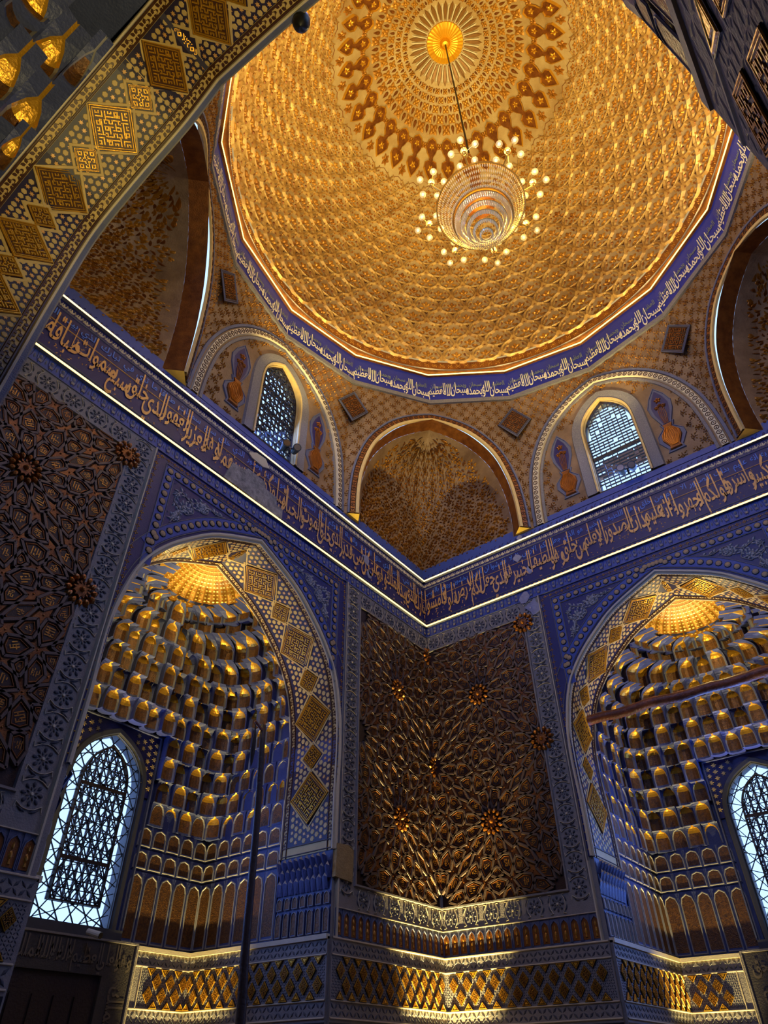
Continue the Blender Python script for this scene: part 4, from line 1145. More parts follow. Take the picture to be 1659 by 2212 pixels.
for k in range(8):
    mp = face_map(k); card = k % 2 == 0; det = k in VISIBLE
    inner = WIN_P if card else SQ_P; hi = inner[0][0]; fn = hull_fun(inner)
    b = MB(); us = [-H8, -1.9] + ([-1.6, -1.2, -.8] if card else []) + [-hi]
    if not card: us = [-H8, -1.93, -hi]
    cols_between(b, us, K(ZU), K(ZB), 10); cols_between(b, [-x for x in reversed(us)], K(ZU), K(ZB), 10)
    arcu = sorted({round(p[0], 4) for p in inner} | {round(-p[0], 4) for p in inner})
    cols_between(b, arcu, fn, K(ZB), 6)
    if card: cols_between(b, [-hi, 0, hi], K(ZU), K(inner[0][1]), 2)
    b.build('drum_face', mp, UPPG, DRUM)
    if card:
        # window reveal
        b = MB(); P = full(WIN_P)
        for i in range(len(P)-1):
            n = len(b.v); b.v += [(P[i][0], P[i][1], .02), (P[i+1][0], P[i+1][1], .02), (P[i+1][0], P[i+1][1], -.25), (P[i][0], P[i][1], -.25)]; b.f.append((n, n+1, n+2, n+3)); b.m.append(0)
        n = len(b.v); b.v += [(-.54, 11.08, .02), (.54, 11.08, .02), (.54, 11.08, -.25), (-.54, 11.08, -.25)]; b.f.append((n, n+1, n+2, n+3)); b.m.append(0)
        b.build('window_reveal', mp, CREAM, DRUM)
    if not det: continue
    # relief ground ornament
    b = MB(); s = .36
    fo = hull_fun(FR_P)
    def ok(u, v):
        if abs(u) > H8-.01 or v < ZU+.12 or v > ZB-.06: return False
        if card:
            if v < fo(u)+.16 and v > fo(u)-.16 and abs(u) < 2.0: return False
            if abs(abs(u)-float(np.interp(v, [p[1] for p in FR_P], [p[0] for p in FR_P]))) < .15 and v < 14.3: return False
            if abs(u) < .86 and v < 13.3: return False
            if abs(u) < .7 and v < 14.0 and math.hypot(u, (v-13.0)*.8) < .86: return False
            if abs(abs(u)-1.15) < .30 and 11.2 < v < 13.25: return False
            return True
        if abs(u) < 1.96 and v < fn(max(0, abs(u)-.26))+.33 and abs(u) < float(np.interp(v, [p[1] for p in SQ_P], [p[0] for p in SQ_P]))+.27: return False
        return True
    row = 0; v = ZU+.2; s = .30
    while v < ZB:
        u = -H8+(.18 if row % 2 else 0)
        while u < H8: stamp(b, MC if (row+round(u/s)) % 3 else MBM, u, v, s*.66, s*.66, .7, 0, ok); u += s
        v += s*.58; row += 1
    b.build('gilded_relief', mp, [GOLDD, GOLD], DRUM, kind='stuff')
    if card:
        frames_on(mp, FR_P, ((-.14, .07, .03, FRAME_G, 'grey_moulding'), (0, .15, .05, PALE, 'pale_moulding'), (.135, .07, .03, STEEL, 'grey_moulding')))
        P = full(FR_P)
        for (u, v, a) in resample(P, .135): place_on(mp, RING, 'ring_bead', u, v, .051, a, DRUM)
        frames_on(mp, WIN_P, ((.17, .26, .05, FRAME_G, 'window_moulding'), (.035, .05, .07, CREAM, 'pale_moulding')))
        for sg in (-1, 1): place_on(mp, VASE, 'vase_motif', sg*1.15, 12.05, .005, 0, DRUM)
        b = MB(); b.rect(-1.8, 1.8, ZU+.02, ZU+.15, 0, .02, 0, 4, 1); b.build('blue_band', mp, BLUE, DRUM)
    else:
        frames_on(mp, SQ_P, ((.05, .08, .04, CREAM, 'pale_moulding'), (.15, .12, .03, GOLDD, 'gilded_moulding'), (.235, .05, .04, STEEL, 'grey_moulding')))
        P = [p for p in full(SQ_P)]
        for (u, v, a) in resample(arch_offset(P, .15), .15): place_on(mp, RING, 'ring_bead', u, v, .031, a, DRUM)
        # intrados and interior of the squinch
        f = k*pi/4; c, sn = cos(f), sin(f)
        def raw(u, d, z): return np.stack([(A+d)*c+u*sn, (A+d)*sn-u*c, z], 1)
        RV = H8-1.75
        b = MB()
        for i in range(len(P)-1):
            n = len(b.v); b.v += [(P[i][0], 0, P[i][1]), (P[i+1][0], 0, P[i+1][1]), (P[i+1][0], RV, P[i+1][1]), (P[i][0], RV, P[i][1])]; b.f.append((n, n+1, n+2, n+3)); b.m.append(0)
        b.build('squinch_reveal', raw, GOLDD, DRUM)
        b = MB()
        for i in range(len(P)-1):
            pass
        for q in (.12, .24): b.strip([(0, 0)], 0, 0, 0) if False else None
        hz = lambda z: float(np.interp(z, [p[1] for p in SQ_P], [p[0] for p in SQ_P])); z0, zt = 11.6, 14.15
        def sq(x, z, h):
            x = np.asarray(x); z = np.asarray(z); hwz = np.interp(z, [p[1] for p in SQ_P], [p[0] for p in SQ_P])
            t = np.clip((z-z0)/(zt-z0), 0, 1); Dc = RV+(H8-RV)*np.sqrt(np.clip(1-t*t, 0, 1)); bl = np.clip((z-11.2)/2.0, 0, 1)
            sh = (1-bl)*(1-np.abs(x))+bl*np.sqrt(np.clip(1-x*x, 0, 1)); d = RV+(Dc-RV)*sh
            return raw(x*hwz*(1-h*.2), d-h, z-h*t*.6)
        b = MB(); nx, nz = 28, 24
        zs = [ZU+(zt-ZU)*(1-(1-j/nz)**1.5) for j in range(nz+1)]
        for j in range(nz+1):
            for i in range(nx+1): b.v.append((-1+2*i/nx, zs[j], 0))
        for j in range(nz):
            for i in range(nx): q = j*(nx+1)+i; b.f.append((q, q+1, q+nx+2, q+nx+1)); b.m.append(0)
        b.build('squinch_vault', sq, UPPG, DRUM, smooth=False)
        b = MB(); row = 0; z = ZU+.28
        while z < 14.0:
            hwz = hz(z); arc = 2*math.hypot(hwz, (H8-RV))*.9; n = max(2, round(arc/.34))
            for i in range(n):
                x = -1+2*(i+.5+(.25 if row % 2 else -.25))/n
                stamp(b, MBM if (i+row) % 2 else MA, x, z, .50/(arc/2)*.85, .40, 1.3, 0, lambda u, v: abs(u) < .99 and v < 14.1)
            z += .25; row += 1
        b.build('gilded_relief', sq, [GOLDD, GOLD], DRUM, kind='stuff')
        b = MB(); b.rect(-.99, .99, ZU, ZU+.16, .0, .02, 0, 20, 1); b.build('blue_band', sq, BLUE, DRUM)
        # pier undersides: glow of the ledge LEDs is put into their yellow colour
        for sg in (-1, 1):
            b = MB(); b.v = [(sg*H8, 0, ZU), (sg*1.75, 0, ZU), (sg*1.75, RV, ZU)]; b.f = [(0, 1, 2)]; b.m = [0]; b.build('pier_underside', raw, mat('led_glow_yellow', (246, 206, 84), .5), DRUM)
# square script lozenges on the edges of the octagon
KUF_D = kufic_mesh('script_lozenge', KB, .50, [BROWN, STEEL, GOLDD], .03); KUF_D.transform(Matrix.Diagonal((.82, 1, 1, 1)))
for k in (1, 2, 3, 4):
    f = pi/8+k*pi/4; o = (5.19*cos(f), 5.19*sin(f), 13.98)
    put('script_lozenge', KUF_D, DRUM, frame(o, (sin(f), -cos(f), 0), (-.07*cos(f), -.07*sin(f), 1)))

# ------------------------------------------------------------------ drum inscription
PHRASE = 'سبحان الله وبحمده سبحان الله العظيم'.split()
def phrase_mesh():
    V = []; F = []; Mi = []
    for row, (words, lo, hi, h, m) in enumerate(((PHRASE, 14.93, 15.60, .022, 0), (PHRASE[::-1], 15.40, 15.62, .016, 1))):
        for i, (x, k, (v, f, wd)) in enumerate(line_words(words, 1.96, .02 if row == 0 else .25)):
            n = len(V)
            if row == 0: yy = tall(v, lo+(.07 if i % 2 else -.02), hi+(.02 if i % 2 else -.04)); xx = v[:, 0]*k*1.18+x-.98-.05
            else: yy = lo+(v[:, 1]+.15)*.24; xx = v[:, 0]*k*.9+x-.98
            V += [(a, c, h+.002*(i % 2)) for a, c in zip(xx, yy)]; F += [tuple(q+n for q in g) for g in f]; Mi += [m]*len(f)
    me = bpy.data.meshes.new('inscription_phrase'); me.from_pydata(V, [], F); me.materials.append(WHITE); me.materials.append(mat('grey_green_lettering', (118, 132, 120), .5)); me.polygons.foreach_set('material_index', Mi); return me
PHR = phrase_mesh()
for k in range(16):
    f = pi/16+k*pi/8; M = frame((A*cos(f), A*sin(f), 0), (sin(f), -cos(f), 0), (0, 0, 1)); mp = fmap(M); h = A*math.tan(pi/16)
    b = MB(); b.rect(-h, h, ZB-.06, 15.98, 0); b.build('drum_band', mp, mat('drum_blue', (26, 44, 150), .5, 0, .25, 4, .2, 50), DRUM)
    b = MB(); b.rect(-h, h, ZB-.06, ZB+.07, 0, .05, 0); b.build('grey_moulding', mp, FRAME_G, DRUM)
    b = MB(); b.rect(-h*.99, h*.99, 15.90, 15.97, 0, .06, 0); b.build('rim_cornice', mp, GOLDD, DRUM)
    b = MB(); b.rect(-h*.985, h*.985, 15.915, 15.945, .06, .075, 0); b.build('led_strip', mp, LEDM, DRUM)
    put('inscription_phrase', PHR, DRUM, M)

# ------------------------------------------------------------------ dome
DOME = empty('ceiling', kind='structure', label='gilded relief dome with a sunburst at its crown')
_a = np.linspace(0, pi/2, 400); _p = 1.85
_r = 5.02*np.cos(_a)**(2/_p); _z = 15.97+9.06*np.sin(_a)**(2/_p); _s = np.r_[0, np.cumsum(np.hypot(np.diff(_r), np.diff(_z)))]
_nr = np.gradient(_z, _s); _nz = -np.gradient(_r, _s); _l = np.hypot(_nr, _nz); _nr /= _l; _nz /= _l     # outward
def dome(th, t, h):
    r = np.interp(t, _s, _r)-h*np.interp(t, _s, _nr); z = np.interp(t, _s, _z)-h*np.interp(t, _s, _nz)
    return np.stack([r*np.cos(th), r*np.sin(th), z], 1)
t_of = lambda r: float(np.interp(-r, -_r, _s))
r_of = lambda t: float(np.interp(t, _s, _r))
b = MB(); b.rect(0, 2*pi, 0, _s[-1]-.01, 0, None, 0, 160, 60); b.build('dome_shell', dome, DOMEG, DOME, smooth=True)
b = MB()
for t, w, m in ((.10, .05, 0), (.42, .06, 0)): b.strip([(2*pi*i/160, t) for i in range(161)], .0, 0, 0) if False else None
for t, w in ((.06, .03), (.40, .05)):
    ths = [2*pi*i/128 for i in range(129)]
    for q in range(128): b.v += []
    r0 = b.ring([(a, t-w/2) for a in ths], 0); r1 = b.ring([(a, t) for a in ths], .03); r2 = b.ring([(a, t+w/2) for a in ths], 0); b.band(r0, r1, 0, False); b.band(r1, r2, 0, False)
b.build('dome_fillet', dome, GREY, DOME)
b = MB(); b.rect(0, 2*pi, .0, .39, .004, None, 0, 160, 3); b.build('dome_border', dome, GOLDD, DOME, smooth=True)
b = MB()
for i in range(150):
    a = 2*pi*(i+.5)/150; stamp(b, MC, a, .225, .14/5.0, .15, .55)
def taper(b, path, ws, su, sv, h, m):
    k0 = len(b.v); n = len(path)
    for i, p in enumerate(path):
        a = path[max(0, i-1)]; c = path[min(n-1, i+1)]; dx, dy = (c[0]-a[0])/su, (c[1]-a[1])/sv; l = math.hypot(dx, dy) or 1; nx, ny = -dy/l*ws[i]/2, dx/l*ws[i]/2
        b.v += [(p[0]+nx*su, p[1]+ny*sv, .001), (p[0], p[1], h), (p[0]-nx*su, p[1]-ny*sv, .001)]
    for i in range(n-1):
        for q in (0, 1): b.f.append((k0+i*3+q, k0+i*3+q+1, k0+i*3+q+4, k0+i*3+q+3)); b.m.append(m)
# field of palmettes: sixty-four columns
t = .62; row = 0; NC = 40; REL = b; tend = t_of(3.2)
while t < tend:
    cw = 2*pi*r_of(t)/NC; ch = cw*.80
    for i in range(NC):
        a = 2*pi*(i+(.5 if row % 2 else 0))/NC
        stamp(REL, MA, a, t+ch*.05, 2*pi/NC*1.0, cw*.9, cw*1.5)
    for i in range(NC):
        a0 = 2*pi*(i+(.5 if row % 2 else 0))/NC
        for sg in (-1, 1):
            taper(REL, [(a0+sg*2*pi/NC*x, t+ch*y) for x, y in ((.0, -.40), (.20, -.40), (.38, -.26), (.47, -.02), (.44, .20), (.30, .42), (.34, .54))], (.05, .12, .17, .17, .13, .07, .01), 2*pi/NC, ch, .045*cw/.5, 2)
            taper(REL, [(a0+sg*2*pi/NC*x, t+ch*y) for x, y in ((.46, -.10), (.36, .02), (.30, .16), (.20, .22))], (.02, .08, .07, .01), 2*pi/NC, ch, .035*cw/.5, 2)
    # ogee vine between the rows
    for i in range(NC):
        a0 = 2*pi*(i+(.5 if row % 2 else 0))/NC; dA = 2*pi/NC
        for sg in (-1, 1):
            P = [(a0+sg*dA*x, t+ch*y) for x, y in ((.0, .62), (.16, .50), (.38, .38), (.47, .16), (.42, -.08), (.30, -.26), (.10, -.36), (0, -.5))]
            REL_m = [(p[0], p[1]) for p in P]
            # tapered ribbon, widths scaled to the angle
            n = len(P); k0 = len(REL.v); wr_, wt = .016*dA/cw*cw/.5, .014*cw/.5
            for q in P: REL.v += [(q[0]-.013*dA, q[1], .002), (q[0], q[1]+wt*.2, .02*cw/.5), (q[0]+.013*dA, q[1], .002)]
            for j in range(n-1):
                for c2 in (0, 1): REL.f.append((k0+j*3+c2, k0+j*3+c2+1, k0+j*3+c2+4, k0+j*3+c2+3)); REL.m.append(0)
    t += ch*.80; row += 1
REL.build('gilded_arabesque', dome, [GOLDD, GOLD, mat('pale_gilt_leaf', (206, 168, 98), .45, .3, .3, 1.5, .2, 60, rgb2=(150, 104, 48))], DOME, kind='stuff')
b = MB(); b.v = [(r*cos(2*pi*i/96), r*sin(2*pi*i/96), z) for r, z in ((4.99, 15.972), (5.6, 15.972), (5.6, 25.5), (0.001, 25.6)) for i in range(96)]
b.f = [(j*96+i, j*96+(i+1) % 96, (j+1)*96+(i+1) % 96, (j+1)*96+i) for j in range(3) for i in range(96)]; b.m = [0]*len(b.f); b.build('outer_shell', None, GOLDD, DOME)
# crown: pieces repeat thirty-two times
def around(name, b, mats, n=32, ph=0.):
    me = b.build(name, dome, mats, mesh_only=True)
    for k in range(n):
        o = bpy.data.objects.new(name, me); o.rotation_euler = (0, 0, 2*pi*(k+ph)/n); link(o, DOME)
def rad(P): return [(x/max(.2, r), t_of(r)) for r, x in P]      # (radius, lateral metres) -> (angle, arc)
def sym(P): return P+[(r, -x) for r, x in reversed(P) if x > 1e-6]
cart = sym([(2.22, 0), (2.28, .12), (2.42, .20), (2.55, .14), (2.64, .06), (2.70, .06), (2.74, .19), (2.85, .22), (2.98, .12), (3.10, 0)])
b = MB(); R0 = rad(cart); b.prism(R0, 0, .02, .04, 0); b.strip(R0, .0, 0, 0) if False else None
cm = cen(cart)
def scl(P, kx): return [(r+(cm[0]-r)*(1-kx)*.35, x*kx) for r, x in P]
o1, o2 = rad(cart), rad(scl(cart, .80))
r0 = b.ring(o1, .0); r1 = b.ring([((p[0]+q[0])/2, (p[1]+q[1])/2) for p, q in zip(o1, o2)], .07); r2 = b.ring(o2, .02); b.band(r0, r1, 1); b.band(r1, r2, 1)
for (r, s) in ((2.42, .09), (2.86, .10)):
    for q in range(5):
        a = q*2*pi/5; b.bulge(rad([(r+s*y, s*x) for x, y in leaf(0, 0, a+pi/2, 1, .6, 3)]), .02, .06, 1)
around('cartouche', b, [GOLDD, GOLD2])
b = MB()
for q in range(4):
    a = q*pi/2+pi/4; b.bulge(rad([(2.40+.10*y, .10*x) for x, y in leaf(0, 0, a, 1, .7, 3)]), 0, .04, 0)
around('quatrefoil', b, [GOLD], 32, .5)
b = MB()
for q in range(6):
    a = q*pi/3; b.bulge(rad([(3.02+.13*y, .13*x) for x, y in leaf(0, 0, a, 1, .6, 3)]), 0, .05, 0)
around('rosette', b, [GOLD], 32, .5)
for row, (r, s) in enumerate(((1.19, .10), (1.39, .115), (1.60, .13), (1.82, .15), (2.05, .165))):
    b = MB()
    for q in range(4):
        a = q*pi/2+pi/4; b.bulge(rad([(r+s*y, s*x) for x, y in leaf(0, 0, a, 1, .8, 3)]), 0, .05, 0)
    b.bulge(rad([(r+s*.35*y, s*.35*x) for x, y in ngon(6, 1)]), .03, .07, 0)
    around('quatrefoil', b, [GOLD], 32, .5 if row % 2 else 0)
    b = MB(); b.bulge(rad([(r+.0+s*.55*y, s*.38*x) for x, y in [(0, 1.2), (.6, .3), (.8, -.4), (.4, -1), (-.4, -1), (-.8, -.4), (-.6, .3)]]), 0, .045, 0)
    around('drop', b, [GOLDD], 32, 0 if row % 2 else .5)
b = MB(); b.prism(rad(sym([(.56, 0), (.60, .022), (.85, .055), (.97, .045), (1.08, 0)])), 0, .03, .12, 0); around('sunburst_petal', b, [mat('dark_petal', (140, 96, 44), .45, .3)], 32, 0)
b = MB(); b.prism(rad(sym([(.54, .012), (1.0, .02)])), 0, .055, .1, 0); around('sunburst_ray', b, [PALE], 32, .5)
b = MB(); n = 64
ths = [2*pi*i/n for i in range(n)]
rings = [[(0.53, .02), (.50, .10), (.30, .13), (.12, .12)]]
prev = None
V = []; F = []
for (r, h) in ((.54, .0), (.52, .06), (.36, .10), (.15, .07), (.13, .12), (.09, .20), (.0001, .23)):
    for i in range(n): V.append((r*cos(ths[i])*(1+.02*(i % 2)), r*sin(ths[i])*(1+.02*(i % 2)), 24.97-h-(.012 if i % 2 and .14 < r < .53 else 0)))
for j in range(6):
    for i in range(n): F.append((j*n+i, j*n+(i+1) % n, (j+1)*n+(i+1) % n, (j+1)*n+i))
b.v = V; b.f = F; b.m = [0]*len(F); b.build('crown_boss', None, mat('crown_gold', (236, 170, 30), .35, .5, .1, 4), DOME)
# ------------------------------------------------------------------ windows
def lattice(b, poly, dirs, t, d, m=0):
    """straight bars through a convex outline; dirs: (angle, spacing, offset, width)"""
    cx, cy = cen(poly); R = max(math.hypot(p[0]-cx, p[1]-cy) for p in poly)
    ar = sum(poly[i-1][0]*poly[i][1]-poly[i][0]*poly[i-1][1] for i in range(len(poly)))
    P = poly if ar > 0 else poly[::-1]
    for (a, sp, of, w) in dirs:
        n = int(R/sp)+2
        for i in range(-n, n+1):
            o = of+i*sp; c, s = cos(a), sin(a); X, Y = cx-s*o, cy+c*o
            q = [(X-c*R*2-s*-w/2, Y-s*R*2-c*w/2), (X+c*R*2+s*w/2, Y+s*R*2-c*w/2), (X+c*R*2-s*w/2, Y+s*R*2+c*w/2), (X-c*R*2-s*w/2, Y-s*R*2+c*w/2)]
            for k in range(len(P)):
                p0, p1 = P[k-1], P[k]; nx, ny = p1[1]-p0[1], -(p1[0]-p0[0])
                q = clip(q, nx, ny, nx*p0[0]+ny*p0[1])
                if len(q) < 3: break
            if len(q) >= 3: b.prism(q, d, d+t, 0, m)
GR = mat('dark_grille', (40, 40, 52), .5, .1, .2, 6); GR2 = mat('grey_grille', (190, 186, 200), .6, 0, .2, 6)
def sky_pane(mp, poly, d, parent):
    b = MB(); b.flat(poly, d); b.build('pane', mp, PANE, parent)
wn = 1
UPW = [(-p[0], p[1]) for p in WIN_P]+[(p[0], p[1]) for p in reversed(WIN_P[:-1])]
for k, style in ((4, 0), (2, 1), (0, 1), (6, 1)):
    Wd = empty('window_%d' % wn, kind='structure', label=('upper lattice window in the left wall', 'upper lattice window showing blue sky', 'upper lattice window of the far side', 'upper lattice window over the near wall')[wn-1]); wn += 1
    mp = fmap(face_frame(k))
    sky_pane(mp, UPW, -.24, Wd)
    if k in (0, 6): continue
    b = MB()
    if style == 0:
        lattice(b, UPW, ((0, .155, .02, .022), (pi/3, .155, 0, .022), (-pi/3, .155, 0, .022)), .03, -.11); 
        lattice(b, UPW, ((pi/2, .11, 0, .03), (0, .62, .1, .06)), .03, -.2)
    else:
        rng = random.Random(4)
        xs = [-.54+.108*i for i in range(11)]; ys = [11.08+.088*j for j in range(31)]
        top = hull_fun(WIN_P)
        for i, x in enumerate(xs):
            for j in range(30):
                if ys[j+1] < top(min(.539, abs(x)))+.0 and rng.random() < .88: b.rect(x-.008, x+.008, ys[j], ys[j+1], -.12, -.09)
        for j, y in enumerate(ys):
            for i in range(10):
                if y < top(min(.539, max(abs(xs[i]), abs(xs[i+1])))) and rng.random() < .93: b.rect(xs[i], xs[i+1], y-.009, y+.009, -.122, -.092)
        b.rect(-.54, .54, 12.08, 12.15, -.15, -.10)
    b.build('window_grille', mp, GR, Wd, kind='stuff')
    b = MB(); b.strip(UPW, .05, -.14, -.06, 0); b.build('window_frame', mp, WOOD, Wd)
# brick parapet of the outer drum seen through the right upper window
ow = empty('outer_wall', label='pinkish brick parapet outside the upper window', kind='structure')
for r in range(4):
    b = MB()
    for i in range(7): b.rect(-1.0+i*.42+(.2 if r % 2 else 0), -.62+i*.42+(.2 if r % 2 else 0), 13.3+r*.13, 13.41+r*.13, -2.2, -2.1)
    b.build('brick_course', fmap(face_frame(2)), BRICK, ow, kind='stuff')
# niche windows
NWP = half_path([(.62, 3.42), (.62, 4.6), (.62, 5.36), (.55, 5.68), (.34, 5.94), (0, 6.13)])
NWF = full(NWP)
INP = full([(p[0]*.66, 3.68+(p[1]-3.42)*.835) for p in NWP])
def niche_window(FB, par, idx, lab, dlab):
    mp = fmap(FB)
    Wd = empty('window_%d' % idx, kind='structure', label=lab)
    sky_pane(mp, NWF, -.20, Wd)
    b = MB()
    for i in range(len(NWF)-1):
        n = len(b.v); p, q = NWF[i], NWF[i+1]; b.v += [(p[0], p[1], .02), (q[0], q[1], .02), (q[0], q[1], -.22), (p[0], p[1], -.22)]; b.f.append((n, n+1, n+2, n+3)); b.m.append(0)
    n = len(b.v); b.v += [(-.62, 3.42, .02), (.62, 3.42, .02), (.62, 3.42, -.22), (-.62, 3.42, -.22)]; b.f.append((n, n+1, n+2, n+3)); b.m.append(0)
    b.build('window_reveal', mp, STEEL, Wd)
    b = MB(); lattice(b, NWF, ((.96, .20, .03, .014), (-.96, .20, .03, .014), (.36, .26, .08, .012), (-.36, .26, .08, .012)), .02, -.06)
    b.build('window_grille', mp, GR, Wd, kind='stuff')
    b = MB(); lattice(b, INP, ((pi/2, .115, .03, .040),), .02, -.15)
    b.build('inner_slats', mp, GR2, Wd, kind='stuff')
    b = MB(); lattice(b, INP, ((0, .115, .02, .012), (pi/3, .115, 0, .014), (-pi/3, .115, 0, .014)), .02, -.035)
    b.build('inner_grille', mp, GR, Wd, kind='stuff')
    b = MB(); b.strip(INP+[INP[0]], .04, -.05, .0, 0); b.rect(-.40, .40, 5.25, 5.30, -.05, -.01); b.rect(-.40, .40, 4.2, 4.25, -.05, -.01); b.build('inner_frame', mp, WOOD, Wd)
    b = MB(); b.strip(arch_offset(NWF, .06), .13, -.02, .06, 0); b.build('window_frame', mp, GREYD, Wd)
    # dark blue star panel above the arch
    b = MB(); g = MB(); fn = hull_fun(NWP)
    us = [-.82, -.7]+sorted({p[0] for p in NWF})+[.7, .82]
    cols_between(b, us, lambda u: fn(u)+.1 if abs(u) < .62 else 5.3, K(6.31), 1, .02); b.build('window_spandrel', mp, NAVY, par)
    for i in range(13):
        for j in range(9):
            u, v = -.78+i*.13, 5.45+j*.12+(.06 if i % 2 else 0)
            if v < 6.26 and v > (fn(u)+.2 if abs(u) < .62 else 5.3):
                g.prism(rot(sum([[(.05*cos(q*pi/3), .05*sin(q*pi/3)), (.022*cos(q*pi/3+pi/6), .022*sin(q*pi/3+pi/6))] for q in range(6)], []), 0, u, v), .02, .032, .1, 0)
    g.build('star_tiles', mp, CREAM, par, kind='stuff')
    e = MB(); e.strip([(-.84, 3.42), (-.84, 6.32), (.84, 6.32), (.84, 3.42)], .045, 0, .05, 0); e.build('window_surround', mp, STEEL, par)
    # carved sill and door surround with lettering
    s = MB(); s.rect(-.84, .84, 3.27, 3.42, 0, .06, 0); s.build('window_sill', mp, GREYD, Wd)
    dk = mat('dark_carved_stone', (64, 58, 54), .6, 0, .3, 8, .4, 40)
    D = empty('door_%d' % (idx-4), kind='structure', label=dlab)
    b = MB(); b.rect(-1.15, 1.15, 2.86, 3.27, .0, .05, 0); b.build('lintel', mp, dk, D)
    for sg in (-1, 1): b = MB(); b.rect(min(sg*.66, sg*1.15), max(sg*.66, sg*1.15), 0, 2.86, 0, .05, 0); b.build('jamb', mp, dk, D)
    b = MB(); b.rect(-.66, .66, 0, 2.9, -.25, .0, 0); b.build('door_leaf', mp, WOOD, D)
    for q in range(4): b = MB(); b.rect(-.60+q*.31, -.33+q*.31, .3, 2.6, .0, .03); b.build('door_panel', mp, WOOD, D)
    b = MB(); b.strip([(-1.15, 0), (-1.15, 3.28), (1.15, 3.28), (1.15, 0)], .05, 0, .075, 0); b.build('door_border', mp, GREY, D)
    for i, (x, k, (V, F, wd)) in enumerate(line_words('وهو العلي العظيم لا اله الا الله الملك الحق'.split(), 2.1, .02)):
        V2 = np.c_[V[:, 0]*k*1.2-1.05+x, tall(V, 2.88, 3.24)]; text_part('carved_word', V2, F, FB, .062, mat('carved_letter', (104, 92, 76), .55, 0, .2, 8), D)
    for sg in (-1, 1):
        for i, w in enumerate(('الملك', 'العظيم', 'الله', 'الحق', 'العلي')):
            V, F, wd = word_mesh(w); k = .5/wd
            R = frame(FB @ Vector((sg*.9-.2, 2.75-i*.56, 0)), FB.to_3x3() @ Vector((0, -1, 0)), FB.to_3x3() @ Vector((1, 0, 0)))
            text_part('carved_word', np.c_[V[:, 0]*k, tall(V, 0, .4)], F, R, .062, MATS['carved_letter'], D)
niche_window(FBL, NLEFT, 5, 'tall double lattice window in the left niche', 'dark doorway below the left lattice window, framed by carved script')
niche_window(FBB, NBACK, 6, 'blue lattice window in the facing niche', 'dark doorway below the facing lattice window, framed by carved script')
# outside: daylight backdrop wall for the near niche window opening (closed shutters)
b = MB(); b.rect(-.7, .7, 0, 6.3, -.05); b.build('shutter', fmap(FBN), WOOD, NNEAR)

# ------------------------------------------------------------------ chandelier
def revolve(prof, n, ph=0):
    V = []; F = []
    for (r, z) in prof:
        for i in range(n): V.append((r*cos(2*pi*i/n+ph), r*sin(2*pi*i/n+ph), z))
    for j in range(len(prof)-1):
        for i in range(n): F.append((j*n+i, j*n+(i+1) % n, (j+1)*n+(i+1) % n, (j+1)*n+i))
    return V, F
def mesh_of(name, V, F, m, smooth=False):
    me = bpy.data.meshes.new(name); me.from_pydata(V, [], F)
    for q in (m if isinstance(m, list) else [m]): me.materials.append(q)
    if smooth: me.polygons.foreach_set('use_smooth', [True]*len(me.polygons))
    return me
def part(name, V, F, m, parent, smooth=False, loc=None, **k):
    o = bpy.data.objects.new(name, mesh_of(name, V, F, m, smooth))
    if loc: o.location = loc
    return link(o, parent, **k)
def tube(p, q, r0, r1=None, n=8):
    p, q = Vector(p), Vector(q); d = (q-p).normalized(); a = d.orthogonal().normalized(); c = d.cross(a); r1 = r0 if r1 is None else r1
    V = [tuple(p+(a*cos(2*pi*i/n)+c*sin(2*pi*i/n))*r0) for i in range(n)]+[tuple(q+(a*cos(2*pi*i/n)+c*sin(2*pi*i/n))*r1) for i in range(n)]
    F = [(i, (i+1) % n, n+(i+1) % n, n+i) for i in range(n)]+[tuple(range(n-1, -1, -1)), tuple(range(n, 2*n))]; return V, F
CH = empty('chandelier', (0, 0, 0), label='crystal chandelier hanging on a long chain below the dome', cat='chandelier')
V, F = tube((0, 0, 24.75), (0, 0, 17.0), .022); part('chain', V, F, BLACK, CH)
V, F = revolve([(.02, 17.1), (.09, 16.6), (.05, 16.2), (.12, 15.6), (.06, 15.1), (.3, 14.72), (.0, 14.70)], 14); part('stem', V, F, BRASS, CH, True)
zr = 14.55; Rr = .84
def bead_ring(r, z0, z1, n, w, r1=None, name='crystal_fringe'):
    """fringe of hanging crystal drops round a hoop"""
    r1 = r if r1 is None else r1; V = []; F = []
    for i in range(n):
        a = 2*pi*i/n; t = Vector((-sin(a), cos(a), 0)); o = Vector((cos(a), sin(a), 0))
        m = 5
        for j in range(m):
            f0, f1 = j/m, (j+.86)/m; za, zb = z0+(z1-z0)*f0, z0+(z1-z0)*f1; ra, rb = r+(r1-r)*f0, r+(r1-r)*f1; k = len(V)
            mid = (o*(ra+rb)/2); zm = (za+zb)/2
            V += [tuple(o*ra)[:2]+(za,), tuple(mid+t*w)[:2]+(zm,), tuple(mid+o*w)[:2]+(zm,), tuple(mid-t*w)[:2]+(zm,), tuple(mid-o*w)[:2]+(zm,), tuple(o*rb)[:2]+(zb,)]
            F += [(k, k+1, k+2), (k, k+2, k+3), (k, k+3, k+4), (k, k+4, k+1), (k+5, k+2, k+1), (k+5, k+3, k+2), (k+5, k+4, k+3), (k+5, k+1, k+4)]
    return part(name, V, F, CRYST, CH, kind='stuff')
def hoop(r, z, w=.018, h=.03):
    V, F = revolve([(r-w, z), (r+w, z), (r+w, z+h), (r-w, z+h), (r-w, z)], 56); part('hoop', V, F, mat('gilt_hoop', (206, 160, 70), .3, .7, .1, 5), CH)
hoop(Rr, zr, .02, .05); bead_ring(Rr, zr, zr-.42, 120, .014, .56)
